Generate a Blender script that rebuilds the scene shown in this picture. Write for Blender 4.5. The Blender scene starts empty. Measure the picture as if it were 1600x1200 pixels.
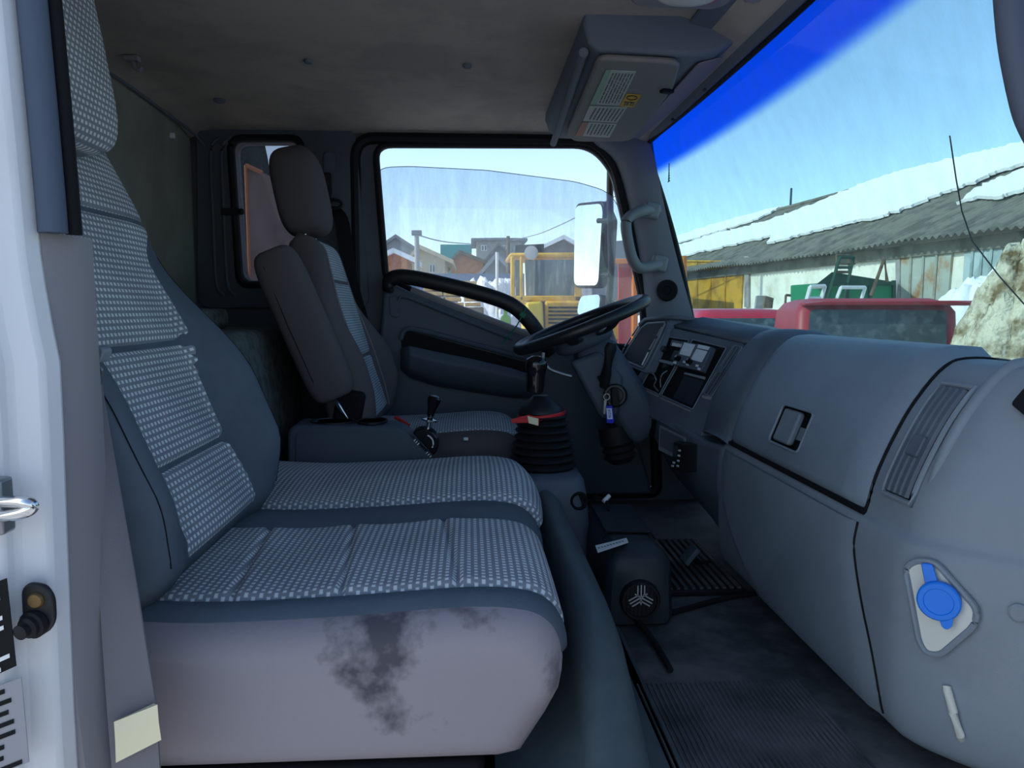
import bpy, bmesh, math, random
from mathutils import Vector as V, Matrix as M
random.seed(7)
sc = bpy.context.scene
col = sc.collection
PI = math.pi
ZG = 1.6                      # camera height above the yard; shapes below use heights relative to the camera
# ------------------------------------------------------------------ camera
FPX = 1155.0
YAW = math.atan(66 / FPX); PIT = math.atan(118 / FPX)
cam = bpy.data.cameras.new('camera'); cam.sensor_width = 36; cam.lens = FPX / 1600 * 36; cam.clip_start = .02; cam.clip_end = 2000
co = bpy.data.objects.new('camera', cam); col.objects.link(co)
co.location = (0, 0, ZG); co.rotation_euler = (PI / 2 - PIT, 0, -YAW)
sc.camera = co
# ------------------------------------------------------------------ sky, sun, exposure
SUN = V((-.80, -.07, .55)).normalized()
w = bpy.data.worlds.new('World'); sc.world = w; w.use_nodes = True
nt = w.node_tree; nt.nodes.clear()
sky = nt.nodes.new('ShaderNodeTexSky'); sky.sky_type = 'NISHITA'; sky.sun_disc = False
sky.sun_elevation = math.asin(SUN.z); sky.sun_rotation = math.atan2(SUN.x, SUN.y)
sky.altitude = 150; sky.air_density = 1.0; sky.dust_density = .5; sky.ozone_density = 1.3
bg = nt.nodes.new('ShaderNodeBackground'); bg.inputs['Strength'].default_value = .35
ow = nt.nodes.new('ShaderNodeOutputWorld')
nt.links.new(sky.outputs[0], bg.inputs[0]); nt.links.new(bg.outputs[0], ow.inputs[0])
sl = bpy.data.lights.new('sun', 'SUN'); sl.energy = 4.4; sl.angle = math.radians(.6); sl.color = (1, .93, .82)
so = bpy.data.objects.new('sun', sl); col.objects.link(so); so.location = (-20, -5, 25)
so.rotation_euler = SUN.to_track_quat('Z', 'Y').to_euler()
sc.view_settings.view_transform = 'Standard'; sc.view_settings.look = 'None'
sc.view_settings.gamma = 1; sc.view_settings.use_curve_mapping = False
sc.view_settings.exposure = -.3

# ------------------------------------------------------------------ helpers
_cy, _sy, _cp, _sp = math.cos(YAW), math.sin(YAW), math.cos(PIT), math.sin(PIT)
_F = V((_sy * _cp, _cy * _cp, -_sp)); _R = V((_cy, -_sy, 0)); _U = V((_sy * _sp, _cy * _sp, _cp))
def ray(u, v): return _F + _R * ((u - 800) / FPX) + _U * (-(v - 600) / FPX)
def P(u, v, Y):                      # point of the measured photograph at cross-cab distance Y
    d = ray(u, v); return d * (Y / d.y)
def PX(u, v, X): d = ray(u, v); return d * (X / d.x)
def PZ(u, v, Z): d = ray(u, v); return d * (Z / d.z)
def PL(u, v, o, n): d = ray(u, v); return d * (o.dot(n) / d.dot(n))
def sm(a, b, x):
    t = max(0, min(1, (x - a) / (b - a))); return t * t * (3 - 2 * t)
def spow(c, e): return math.copysign(abs(c) ** e, c)
def crom(pts, n):                    # Catmull-Rom through pts, n samples per span
    p = [V(q) for q in pts]; p = [p[0] * 2 - p[1]] + p + [p[-1] * 2 - p[-2]]; out = []
    for i in range(1, len(p) - 2):
        for k in range(n):
            t = k / n
            out.append(.5 * ((2 * p[i]) + (p[i + 1] - p[i - 1]) * t + (2 * p[i - 1] - 5 * p[i] + 4 * p[i + 1] - p[i + 2]) * t * t + (3 * p[i] - p[i - 1] - 3 * p[i + 1] + p[i + 2]) * t ** 3))
    out.append(p[-2]); return out
def rpoly(pts, r, n=5):              # 2-D or 3-D polygon with rounded corners
    out = []; N = len(pts)
    for i in range(N):
        rr = r[i] if isinstance(r, (list, tuple)) else r
        a, b, c = V(pts[i - 1]), V(pts[i]), V(pts[(i + 1) % N])
        d1, d2 = (a - b), (c - b)
        k = min(rr, d1.length * .48, d2.length * .48)
        if k < 1e-6: out.append(b); continue
        s, e = b + d1.normalized() * k, b + d2.normalized() * k
        for j in range(n + 1):
            t = j / n; out.append(s * (1 - t) ** 2 + b * 2 * t * (1 - t) + e * t * t)
    return out
class MB:
    def __init__(s): s.bm = bmesh.new(); s.uvl = s.bm.loops.layers.uv.new('UVMap')
    def mark(s): return len(s.bm.verts)
    def xf(s, m, start=0):
        s.bm.verts.ensure_lookup_table()
        for v in s.bm.verts[start:]: v.co = m @ v.co
        return s
    def face(s, vs, uv=None):
        try: f = s.bm.faces.new(vs)
        except ValueError: return
        if uv:
            for l, q in zip(f.loops, uv): l[s.uvl].uv = q
    def box(s, x0, x1, y0, y1, z0, z1):
        p = [s.bm.verts.new(q) for q in [(x0, y0, z0), (x1, y0, z0), (x1, y1, z0), (x0, y1, z0), (x0, y0, z1), (x1, y0, z1), (x1, y1, z1), (x0, y1, z1)]]
        for f in [(3, 2, 1, 0), (4, 5, 6, 7), (0, 1, 5, 4), (1, 2, 6, 5), (2, 3, 7, 6), (3, 0, 4, 7)]: s.face([p[i] for i in f])
        return s
    def cbox(s, c, d, rot=None):
        k = s.mark(); s.box(-d[0] / 2, d[0] / 2, -d[1] / 2, d[1] / 2, -d[2] / 2, d[2] / 2)
        m = M.Translation(V(c))
        if rot is not None: m = m @ rot
        return s.xf(m, k)
    def loft(s, loops, closed=True, caps=True, uvs=None):
        L = [[s.bm.verts.new(q) for q in l] for l in loops]; n = len(L[0])
        for i in range(len(L) - 1):
            for j in range(n if closed else n - 1):
                k = (j + 1) % n
                s.face([L[i][j], L[i][k], L[i + 1][k], L[i + 1][j]], [uvs(i, j), uvs(i, j + 1), uvs(i + 1, j + 1), uvs(i + 1, j)] if uvs else None)
        if closed and caps: s.face(L[0][::-1]); s.face(L[-1])
        return s
    def ring(s, loops):              # loft closed on itself
        L = [[s.bm.verts.new(q) for q in l] for l in loops]; n = len(L[0]); N = len(L)
        for i in range(N):
            for j in range(n): s.face([L[i][j], L[i][(j + 1) % n], L[(i + 1) % N][(j + 1) % n], L[(i + 1) % N][j]])
        return s
    def grid(s, f, us, vs, skip=None, uv=None):
        G = [[s.bm.verts.new(f(a, b)) for b in vs] for a in us]
        for i in range(len(us) - 1):
            for j in range(len(vs) - 1):
                if skip and skip((us[i] + us[i + 1]) / 2, (vs[j] + vs[j + 1]) / 2): continue
                q = [(us[i], vs[j]), (us[i + 1], vs[j]), (us[i + 1], vs[j + 1]), (us[i], vs[j + 1])]
                s.face([G[i][j], G[i + 1][j], G[i + 1][j + 1], G[i][j + 1]], [uv(*k) for k in q] if uv else None)
        return s
    def tube(s, pts, r, n=10, closed=False, flat=None, up=None):   # flat=(a,b) radii across/up
        p = [V(q) for q in pts]; N = len(p); loops = []
        ref = V(up) if up is not None else V((0, 0, 1))
        for i in range(N):
            if closed: t = p[(i + 1) % N] - p[i - 1]
            else: t = p[min(i + 1, N - 1)] - p[max(i - 1, 0)]
            t.normalize(); rr = ref if abs(t.dot(ref)) < .97 else V((1, 0, 0)) if abs(t.x) < .9 else V((0, 1, 0))
            a = t.cross(rr).normalized(); b = a.cross(t).normalized()
            ra = r[i] if isinstance(r, (list, tuple)) else r
            fa, fb = flat if flat else (1, 1)
            loops.append([p[i] + a * (ra * fa * math.cos(2 * PI * k / n)) + b * (ra * fb * math.sin(2 * PI * k / n)) for k in range(n)])
        return s.ring(loops) if closed else s.loft(loops)
    def lathe(s, o, ax, prof, n=24, sx=1.0):      # prof: (radius, height along ax)
        ax = V(ax).normalized(); rr = V((0, 0, 1)) if abs(ax.z) < .9 else V((1, 0, 0))
        a = ax.cross(rr).normalized(); b = ax.cross(a)
        return s.loft([[V(o) + ax * h + a * (r * sx * math.cos(2 * PI * k / n)) + b * (r * math.sin(2 * PI * k / n)) for k in range(n)] for r, h in prof])
    def slab(s, poly, d):            # polygon swept by vector d
        d = V(d); a = [s.bm.verts.new(q) for q in poly]; b = [s.bm.verts.new(V(q) + d) for q in poly]
        n = len(a); s.face(a[::-1]); s.face(b)
        for i in range(n): s.face([a[i], a[(i + 1) % n], b[(i + 1) % n], b[i]])
        return s
    def plate(s, outer, holes, d):   # polygon with holes swept by d
        d = V(d); ed = []; lo = []
        for lp in [outer] + holes:
            vs = [s.bm.verts.new(q) for q in lp]; lo.append(vs)
            ed += [s.bm.edges.new((vs[i], vs[(i + 1) % len(vs)])) for i in range(len(vs))]
        g = bmesh.ops.triangle_fill(s.bm, use_beauty=True, use_dissolve=False, edges=ed)
        fs = [x for x in g['geom'] if isinstance(x, bmesh.types.BMFace)]
        e = bmesh.ops.extrude_face_region(s.bm, geom=fs, use_keep_orig=True)
        bmesh.ops.translate(s.bm, verts=[x for x in e['geom'] if isinstance(x, bmesh.types.BMVert)], vec=d)
        return s
    def blob(s, c, r, e1=.5, e2=.5, rot=None, n=16, m=28):
        k = s.mark(); loops = []
        for i in range(n + 1):
            t = -PI / 2 + PI * i / n; t = max(-PI / 2 + .02, min(PI / 2 - .02, t))
            ce, se = spow(math.cos(t), e1), spow(math.sin(t), e1)
            loops.append([V((r[0] * ce * spow(math.cos(2 * PI * j / m), e2), r[1] * ce * spow(math.sin(2 * PI * j / m), e2), r[2] * se)) for j in range(m)])
        s.loft(loops); mt = M.Translation(V(c))
        if rot is not None: mt = mt @ rot
        return s.xf(mt, k)
    def build(s, name, mat, parent=None, bevel=0, solid=0, sub=0, smooth=38, seg=2, label=None, off=-1):
        bmesh.ops.remove_doubles(s.bm, verts=s.bm.verts, dist=1e-6)
        bmesh.ops.recalc_face_normals(s.bm, faces=s.bm.faces)
        lo = V([min(v.co[i] for v in s.bm.verts) for i in range(3)]); hi = V([max(v.co[i] for v in s.bm.verts) for i in range(3)])
        o = (lo + hi) / 2
        if parent is None: o.z = lo.z
        for v in s.bm.verts: v.co -= o
        me = bpy.data.meshes.new(name); s.bm.to_mesh(me); s.bm.free()
        for p in me.polygons: p.use_smooth = True
        me.set_sharp_from_angle(angle=math.radians(smooth))
        ob = bpy.data.objects.new(name, me); col.objects.link(ob); me.materials.append(mat)
        o = o + V((0, 0, ZG))
        if parent is not None: ob.parent = parent; ob.location = o - wloc(parent)
        else: ob.location = o
        if solid: md = ob.modifiers.new('thickness', 'SOLIDIFY'); md.thickness = solid; md.offset = off
        if bevel: md = ob.modifiers.new('bevel', 'BEVEL'); md.width = bevel; md.segments = seg; md.limit_method = 'ANGLE'; md.angle_limit = math.radians(35)
        if sub: md = ob.modifiers.new('subdivision', 'SUBSURF'); md.levels = sub; md.render_levels = sub
        if label: ob['label'] = label
        return ob
def wloc(o):
    l = V((0, 0, 0))
    while o: l += o.location; o = o.parent
    return l
def tag(o, label, cat, group=None, kind=None):
    o['label'] = label; o['category'] = cat
    if group: o['group'] = group
    if kind: o['kind'] = kind
    return o
def thing(name, label, cat, loc, group=None, kind=None):
    e = bpy.data.objects.new(name, None); col.objects.link(e); e.empty_display_size = .05
    e.location = V(loc) + V((0, 0, ZG)); return tag(e, label, cat, group, kind)
def copy_tree(o, d, parent=None):
    c = o.copy(); col.objects.link(c); c.parent = parent
    if parent is None: c.location = o.location + V(d)
    for ch in list(o.children): copy_tree(ch, d, c)
    return c
RX = lambda a: M.Rotation(a, 4, 'X'); RY = lambda a: M.Rotation(a, 4, 'Y'); RZ = lambda a: M.Rotation(a, 4, 'Z')
def lin(c): return tuple(((x / 255) / 12.92 if x / 255 <= .04045 else ((x / 255 + .055) / 1.055) ** 2.4) for x in c) + (1,)
def ramp(a, b, n): return [a + (b - a) * i / n for i in range(n + 1)]

# ------------------------------------------------------------------ materials
def mat(name, rgb, rough=.6, spec=.4, metal=0, noise=None, bump=None, alt=None, alt_scale=4, alt_range=(.45, .6), coat=0, emit=None, stretch=None):
    m = bpy.data.materials.new(name); m.use_nodes = True; n = m.node_tree.nodes; L = m.node_tree.links; b = n['Principled BSDF']
    c = rgb if len(rgb) == 4 else lin(rgb)
    b.inputs['Base Color'].default_value = c; b.inputs['Roughness'].default_value = rough
    b.inputs['Specular IOR Level'].default_value = spec; b.inputs['Metallic'].default_value = metal
    if coat: b.inputs['Coat Weight'].default_value = coat
    tc = n.new('ShaderNodeTexCoord'); vec = tc.outputs['Object']
    if stretch:
        mp = n.new('ShaderNodeMapping'); mp.inputs['Scale'].default_value = stretch; L.new(vec, mp.inputs[0]); vec = mp.outputs[0]
    if alt:
        t = n.new('ShaderNodeTexNoise'); t.inputs['Scale'].default_value = alt_scale; t.inputs['Detail'].default_value = 6; t.inputs['Roughness'].default_value = .62; L.new(vec, t.inputs[0])
        mr = n.new('ShaderNodeMapRange'); mr.inputs[1].default_value, mr.inputs[2].default_value = alt_range; L.new(t.outputs[0], mr.inputs[0])
        mx = n.new('ShaderNodeMix'); mx.data_type = 'RGBA'; mx.inputs[6].default_value = c; mx.inputs[7].default_value = alt if len(alt) == 4 else lin(alt)
        L.new(mr.outputs[0], mx.inputs[0]); L.new(mx.outputs[2], b.inputs['Base Color'])
    if bump:
        t = n.new('ShaderNodeTexNoise'); t.inputs['Scale'].default_value = bump[0]; t.inputs['Detail'].default_value = 3; L.new(vec, t.inputs[0])
        bp = n.new('ShaderNodeBump'); bp.inputs['Strength'].default_value = bump[1]; bp.inputs['Distance'].default_value = bump[2] if len(bump) > 2 else .002
        L.new(t.outputs[0], bp.inputs['Height']); L.new(bp.outputs[0], b.inputs['Normal'])
    if emit: b.inputs['Emission Color'].default_value = lin(emit); b.inputs['Emission Strength'].default_value = 1
    return m
def glass(name, tint, dirt=.05, dirt_scale=30, dirtcol=(200, 205, 200), band=None, gloss=.04, streak=(1, 1, .25)):
    m = bpy.data.materials.new(name); m.use_nodes = True; n = m.node_tree.nodes; L = m.node_tree.links; n.clear()
    out = n.new('ShaderNodeOutputMaterial'); tr = n.new('ShaderNodeBsdfTransparent'); tr.inputs[0].default_value = tint
    gl = n.new('ShaderNodeBsdfGlossy'); gl.inputs['Roughness'].default_value = .02
    m1 = n.new('ShaderNodeMixShader'); m1.inputs[0].default_value = gloss; L.new(tr.outputs[0], m1.inputs[1]); L.new(gl.outputs[0], m1.inputs[2])
    df = n.new('ShaderNodeBsdfDiffuse'); df.inputs[0].default_value = lin(dirtcol); tl = n.new('ShaderNodeBsdfTranslucent'); tl.inputs[0].default_value = lin(dirtcol)
    md = n.new('ShaderNodeMixShader'); md.inputs[0].default_value = .6; L.new(df.outputs[0], md.inputs[1]); L.new(tl.outputs[0], md.inputs[2])
    tc = n.new('ShaderNodeTexCoord'); mp = n.new('ShaderNodeMapping'); mp.inputs['Scale'].default_value = streak; L.new(tc.outputs['Object'], mp.inputs[0])
    t = n.new('ShaderNodeTexNoise'); t.inputs['Scale'].default_value = dirt_scale; t.inputs['Detail'].default_value = 8; t.inputs['Roughness'].default_value = .75; L.new(mp.outputs[0], t.inputs[0])
    mr = n.new('ShaderNodeMapRange'); mr.inputs[1].default_value = .35; mr.inputs[2].default_value = .8; mr.inputs[3].default_value = dirt * .35; mr.inputs[4].default_value = dirt * 2.6; L.new(t.outputs[0], mr.inputs[0])
    m2 = n.new('ShaderNodeMixShader'); L.new(mr.outputs[0], m2.inputs[0]); L.new(m1.outputs[0], m2.inputs[1]); L.new(md.outputs[0], m2.inputs[2])
    if band:                          # printed tint band along the top of the screen
        uv = n.new('ShaderNodeUVMap'); sp = n.new('ShaderNodeSeparateXYZ'); L.new(uv.outputs[0], sp.inputs[0])
        br = n.new('ShaderNodeMapRange'); br.interpolation_type = 'SMOOTHSTEP'; br.inputs[1].default_value = band[0]; br.inputs[2].default_value = band[1]; L.new(sp.outputs[1], br.inputs[0])
        mx = n.new('ShaderNodeMix'); mx.data_type = 'RGBA'; mx.inputs[6].default_value = tint; mx.inputs[7].default_value = band[2]; L.new(br.outputs[0], mx.inputs[0]); L.new(mx.outputs[2], tr.inputs[0])
    L.new(m2.outputs[0], out.inputs[0]); return m
def fabric(name, light, dark, bw, rh, mort, off=.5):
    m = mat(name, dark, .95, .1); n = m.node_tree.nodes; L = m.node_tree.links; b = n['Principled BSDF']
    uv = n.new('ShaderNodeUVMap'); br = n.new('ShaderNodeTexBrick'); L.new(uv.outputs[0], br.inputs['Vector'])
    br.offset = off; br.inputs['Scale'].default_value = 1; br.inputs['Brick Width'].default_value = bw; br.inputs['Row Height'].default_value = rh
    br.inputs['Mortar Size'].default_value = mort; br.inputs['Mortar Smooth'].default_value = .5
    br.inputs['Color1'].default_value = lin(light); br.inputs['Color2'].default_value = lin(light); br.inputs['Mortar'].default_value = lin(dark)
    ns = n.new('ShaderNodeTexNoise'); ns.inputs['Scale'].default_value = 6; ns.inputs['Detail'].default_value = 6; tc = n.new('ShaderNodeTexCoord'); L.new(tc.outputs['Object'], ns.inputs[0])
    mr = n.new('ShaderNodeMapRange'); mr.inputs[1].default_value = .3; mr.inputs[2].default_value = .7; mr.inputs[3].default_value = .82; mr.inputs[4].default_value = 1.08; L.new(ns.outputs[0], mr.inputs[0])
    mx = n.new('ShaderNodeMix'); mx.data_type = 'RGBA'; mx.blend_type = 'MULTIPLY'; mx.inputs[0].default_value = 1; L.new(br.outputs['Color'], mx.inputs[6]); L.new(mr.outputs[0], mx.inputs[7])
    L.new(mx.outputs[2], b.inputs['Base Color'])
    bp = n.new('ShaderNodeBump'); bp.inputs['Strength'].default_value = .35; bp.inputs['Distance'].default_value = .001; bp.invert = True; L.new(br.outputs['Fac'], bp.inputs['Height']); L.new(bp.outputs[0], b.inputs['Normal'])
    return m
G = {}
G['dash'] = mat('dash plastic', (126, 136, 145), .55, .4, bump=(900, .12), alt=(118, 128, 137), alt_scale=5)
G['dash_dark'] = mat('dark dash plastic', (86, 96, 108), .5, .4, bump=(900, .12), alt=(78, 87, 98), alt_scale=7)
G['lid'] = mat('glovebox plastic', (126, 139, 150), .46, .5, bump=(420, .35), alt=(118, 130, 141), alt_scale=4)
G['black'] = mat('black plastic', (26, 27, 30), .45, .4, bump=(700, .08))
G['blackgloss'] = mat('glossy black', (14, 14, 16), .12, .6)
G['rubber'] = mat('black rubber', (22, 23, 26), .65, .3)
G['void'] = mat('near black and recess shade', (16, 17, 20), .7, .2)  # near-black parts; also paints the shade in grooves, wells and recesses
G['door'] = mat('door plastic', (74, 84, 96), .55, .35, bump=(800, .12))
G['wall'] = mat('dark pillar plastic', (84, 90, 100), .6, .35, bump=(700, .1), alt=(76, 81, 90), alt_scale=3)
G['rear'] = mat('rear wall hardboard', (146, 146, 134), .8, .2, alt=(132, 132, 122), alt_scale=3)
G['head'] = mat('headliner', (182, 170, 158), .95, .05, bump=(500, .25), alt=(168, 158, 148), alt_scale=5)
G['header'] = mat('header trim', (104, 112, 122), .7, .25, bump=(600, .12))
G['pillar'] = mat('a pillar trim', (118, 124, 134), .6, .35, bump=(700, .1))
G['handle'] = mat('grab handle grey', (116, 120, 122), .5, .4, bump=(500, .1))
G['paint'] = mat('white body paint', (222, 222, 224), .35, .5, alt=(204, 200, 198), alt_scale=7, alt_range=(.5, .75), stretch=(1, 1, .4))
G['trimgrey'] = mat('sill trim grey', (138, 134, 138), .55, .35, bump=(600, .1))
G['strip'] = mat('weatherstrip', (82, 92, 108), .8, .2)
G['fabric'] = fabric('dotted seat fabric', (222, 224, 224), (136, 142, 149), .0105, .0092, .0031)
G['fabric2'] = fabric('fine ribbed seat fabric', (196, 204, 208), (124, 134, 144), .0075, .007, .0021)
G['vinyl'] = mat('seat side cloth', (92, 102, 112), .9, .12, bump=(900, .2), alt=(84, 94, 104), alt_scale=6)
G['vinyl_near'] = mat('worn cushion side cloth', (152, 144, 148), .9, .12, bump=(900, .2), alt=(88, 84, 90), alt_scale=4.5, alt_range=(.54, .62))
G['vinyl_drv'] = mat('driver seat cloth', (92, 86, 88), .9, .12, bump=(900, .2))
G['carpet'] = mat('grey carpet', (104, 108, 106), .98, .05, bump=(260, .8, .004), alt=(84, 88, 88), alt_scale=40)
G['floor'] = mat('rubber floor mat', (104, 104, 104), .75, .3, bump=(120, .25), alt=(60, 62, 64), alt_scale=5, alt_range=(.42, .62))
G['hump'] = mat('rubber hump mat', (66, 78, 84), .55, .35, bump=(300, .1), alt=(84, 96, 100), alt_scale=3)
G['belt'] = mat('belt webbing', (122, 118, 122), .85, .15, bump=(700, .3))
G['chrome'] = mat('chrome', (215, 215, 215), .12, .5, metal=1)
G['steel'] = mat('dull steel', (150, 152, 155), .4, .5, metal=.8)
G['cream'] = mat('cream label', (232, 222, 186), .7, .2)
G['white'] = mat('white plastic', (225, 226, 222), .5, .4)
G['bottle'] = mat('translucent white tank', (205, 206, 196), .5, .35)
G['blue'] = mat('blue cap plastic', (18, 120, 226), .38, .45)
G['red'] = mat('red plastic', (196, 36, 38), .5, .35)
G['orange'] = mat('orange paint', (226, 130, 42), .6, .3)
G['label'] = mat('printed label', (178, 184, 172), .6, .2)
G['print'] = mat('label print', (96, 104, 100), .7, .1)
G['yellowlabel'] = mat('amber label', (206, 158, 62), .6, .2)
G['pinklabel'] = mat('faded red label', (168, 120, 98), .6, .2)
G['greenlabel'] = mat('green label strip', (138, 168, 146), .6, .2)
G['screen'] = mat('tape deck face', (206, 216, 222), .35, .5)
G['lamp'] = mat('dome lamp lens', (196, 192, 186), .4, .4)
G['heater'] = mat('heater shell', (44, 50, 56), .45, .35, bump=(500, .1), alt=(66, 66, 62), alt_scale=9, alt_range=(.55, .75))
G['tagblue'] = mat('key tag blue', (22, 40, 190), .4, .4)
G['tagpaper'] = mat('key tag paper', (214, 220, 240), .6, .2)
G['ink'] = mat('blue ink', (40, 52, 120), .7, .1)
G['green'] = mat('green cord', (20, 110, 74), .6, .3)
G['mirror'] = mat('mirror glass', (235, 240, 240), .03, .5, metal=1)
G['windshield'] = glass('windshield glass', (.73, .88, .90, 1), .055, 26, (196, 206, 196), (.835, .89, (.01, .27, .86, 1)))
G['sideglass'] = glass('side window glass', (.86, .91, .95, 1), .10, 22, (216, 222, 226))
G['rearglass'] = glass('tinted quarter glass', (.62, .60, .62, 1), .03, 18)
# yard materials
G['snowground'] = mat('trodden snow', (216, 212, 206), .9, .2, bump=(3, .5, .1), alt=(150, 140, 128), alt_scale=.5, alt_range=(.45, .7))
G['snow'] = mat('clean snow', (248, 248, 246), .85, .2, bump=(5, .6, .06))
G['dirtysnow'] = mat('dirty snow', (214, 204, 176), .95, .1, bump=(6, 1, .15), alt=(120, 100, 66), alt_scale=3.4, alt_range=(.44, .60))
G['whitewash'] = mat('whitewashed wall', (238, 234, 218), .9, .1, bump=(20, .4, .01), alt=(196, 190, 170), alt_scale=1.2, alt_range=(.5, .72))
G['slate'] = mat('weathered roof sheet', (128, 124, 112), .9, .1, alt=(100, 97, 88), alt_scale=2)
G['gate_yellow'] = mat('yellow gate paint', (206, 156, 44), .7, .2, alt=(164, 118, 36), alt_scale=1.3)
G['gate_rust'] = mat('rusting grey gate', (172, 176, 164), .8, .2, alt=(158, 112, 62), alt_scale=1.1, alt_range=(.52, .66))
G['gate_pale'] = mat('pale blue gate', (178, 194, 194), .7, .2, alt=(150, 166, 166), alt_scale=1.5)
G['timber'] = mat('fresh timber', (216, 176, 108), .8, .15, alt=(170, 128, 72), alt_scale=8)
G['oldwood'] = mat('grey scrap wood', (118, 102, 84), .9, .1, alt=(88, 76, 62), alt_scale=6)
G['carred'] = mat('red car paint', (206, 30, 52), .3, .5, coat=.5)
G['cardull'] = mat('faded red paint', (168, 48, 58), .45, .4)
G['carglass'] = mat('dark car glass', (58, 68, 72), .25, .5, alt=(116, 126, 126), alt_scale=6, alt_range=(.5, .8))
G['tractor'] = mat('tractor yellow', (236, 184, 44), .5, .4, alt=(206, 158, 44), alt_scale=3)
G['tractorglass'] = mat('tractor glass', (76, 92, 100), .1, .6, alt=(150, 160, 162), alt_scale=4, alt_range=(.5, .75), stretch=(3, 3, .5))
G['bottlegreen'] = mat('dark green paint', (34, 74, 56), .7, .2)
G['trailergreen'] = mat('trailer green', (22, 128, 82), .6, .3)
G['teal'] = mat('teal cladding', (38, 142, 140), .7, .2)
G['beige'] = mat('beige siding', (206, 190, 160), .85, .1)
G['greyhouse'] = mat('grey siding', (150, 152, 156), .85, .1)
G['brick'] = mat('orange brick wall', (198, 128, 84), .9, .1, alt=(176, 104, 66), alt_scale=4)
G['block'] = mat('grey blockwork', (160, 154, 150), .9, .1, alt=(140, 134, 130), alt_scale=2)
G['roofgrey'] = mat('grey roofing', (128, 130, 136), .8, .2)
G['fenceblue'] = mat('blue steel fence', (92, 116, 148), .6, .3)
G['pole'] = mat('concrete pole', (168, 166, 160), .9, .1)
G['cream_gate'] = mat('faded red gate', (176, 76, 68), .7, .2)
G['shed'] = mat('brown shed boards', (128, 114, 112), .85, .1, alt=(108, 96, 96), alt_scale=2)
G['leafgreen'] = mat('lime canister', (128, 186, 60), .5, .4)
G['cloth'] = mat('grey cloth', (140, 142, 138), .95, .05)

# ================================================================== THE CAB SHELL
def XZ(pts, y): return [V((p[0], y, p[1])) for p in pts]
YF = 2.42                                      # inner face of the driver-side wall
# --- floor
fl = MB(); fl.box(-.90, 1.0, .74, 2.50, -.70, -.645)
tag(fl.build('floor', G['floor'], bevel=.005), 'dark worn rubber floor mat of the cab footwell', 'floor', kind='structure')
mt = MB()
for i in range(34):
    x = .285 + i * .0085
    mt.loft([[V((x - .0022, y, -.645)), V((x - .0012, y, -.6425)), V((x + .0012, y, -.6425)), V((x + .0022, y, -.645))] for y in (.80, 1.20)])
o = mt.build('mat_rib', G['floor'], bpy.data.objects['floor']); o['kind'] = 'stuff'
# --- ceiling
def ceil(x, y):
    z = .578 - .055 * sm(.42, .57, x) - .03 * sm(-.80, -.90, x) - .035 * sm(2.27, 2.47, y) - .03 * sm(.98, .74, y)
    return V((x, y, z))
c = MB(); c.grid(ceil, ramp(-.9, .57, 40), ramp(.72, 2.48, 44))
ce = c.build('ceiling', G['head'], solid=.05, off=1); tag(ce, 'brownish grey fabric headliner of the cab roof', 'ceiling', kind='structure')
for u, v, r in [(482, 97, .011), (730, 104, .011), (343, 158, .017), (1018, 60, .009)]:
    p = PZ(u, v, .573); MB().lathe(p + V((0, 0, .004)), (0, 0, -1), [(r * .4, -.002), (r, 0), (r, .004), (r * .8, .007), (r * .3, .008)], 20).build('headliner_button', G['header'], ce)
p = PZ(207, 92, .570); hk = MB(); hk.cbox(p, (.03, .02, .012)); hk.tube([p + V((0, 0, -.004)), p + V((.004, 0, -.02)), p + V((.016, 0, -.026)), p + V((.02, 0, -.018))], .005, 8)
hk.build('coat_hook', G['trimgrey'], ce, bevel=.002, label='small grey plastic coat hook')
# --- rear wall
r = MB(); r.box(-.92, -.865, .72, 2.47, -.70, .62)
rw = tag(r.build('wall_rear', G['rear'], bevel=.01), 'olive grey hardboard panel behind the seats', 'wall', kind='structure')
p = PX(266, 212, -.865); MB().cbox(p + V((.006, 0, 0)), (.014, .012, .016)).build('wall_clip', G['white'], rw, bevel=.003, label='white plastic clip')
t = MB(); t.tube(crom([(-.855, 1.2, .565), (-.855, 1.9, .560), (-.85, 2.2, .548), (-.835, 2.36, .53), (-.815, 2.405, .50)], 6), .004, 8)
t.build('edge_cord', G['header'], rw)
# --- far side wall with rear quarter window and door opening
qw = rpoly([P(366, 222, YF), P(467, 222, YF), P(471, 438, YF), P(381, 440, YF)], .035, 6)
door_hole = [(-.36, .535), (.40, .535), (.47, .46), (.60, -.04), (.63, -.62), (-.36, -.62)]
dh = rpoly(XZ(door_hole, YF), [.07, .09, .09, .12, .03, .03], 6)
wl = MB(); wl.plate(XZ([(-.92, .60), (.56, .60), (.60, .45), (.76, -.12), (.80, -.70), (-.92, -.70)], YF), [qw, dh], (0, .055, 0))
wl = tag(wl.build('wall_left', G['wall'], smooth=30), 'dark grey plastic side lining behind the driver door', 'wall', kind='structure')
qo = rpoly([P(310, 196, YF), P(556, 197, YF), P(566, 330, YF), P(578, 478, YF), P(312, 482, YF)], [.05, .06, .02, .03, .05], 6)
qi = rpoly([P(356, 212, YF), P(477, 212, YF), P(482, 449, YF), P(371, 451, YF)], .045, 6)
MB().plate([q - V((0, .016, 0)) for q in qo], [[q - V((0, .016, 0)) for q in qi]], (0, .016, 0)).build('quarter_lining', G['wall'], wl, bevel=.006)
MB().tube([q - V((0, .010, 0)) for q in rpoly([P(361, 217, YF), P(472, 217, YF), P(477, 443, YF), P(376, 446, YF)], .04, 6)], .013, 8, closed=True).build('window_seal', G['rubber'], wl)
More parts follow.
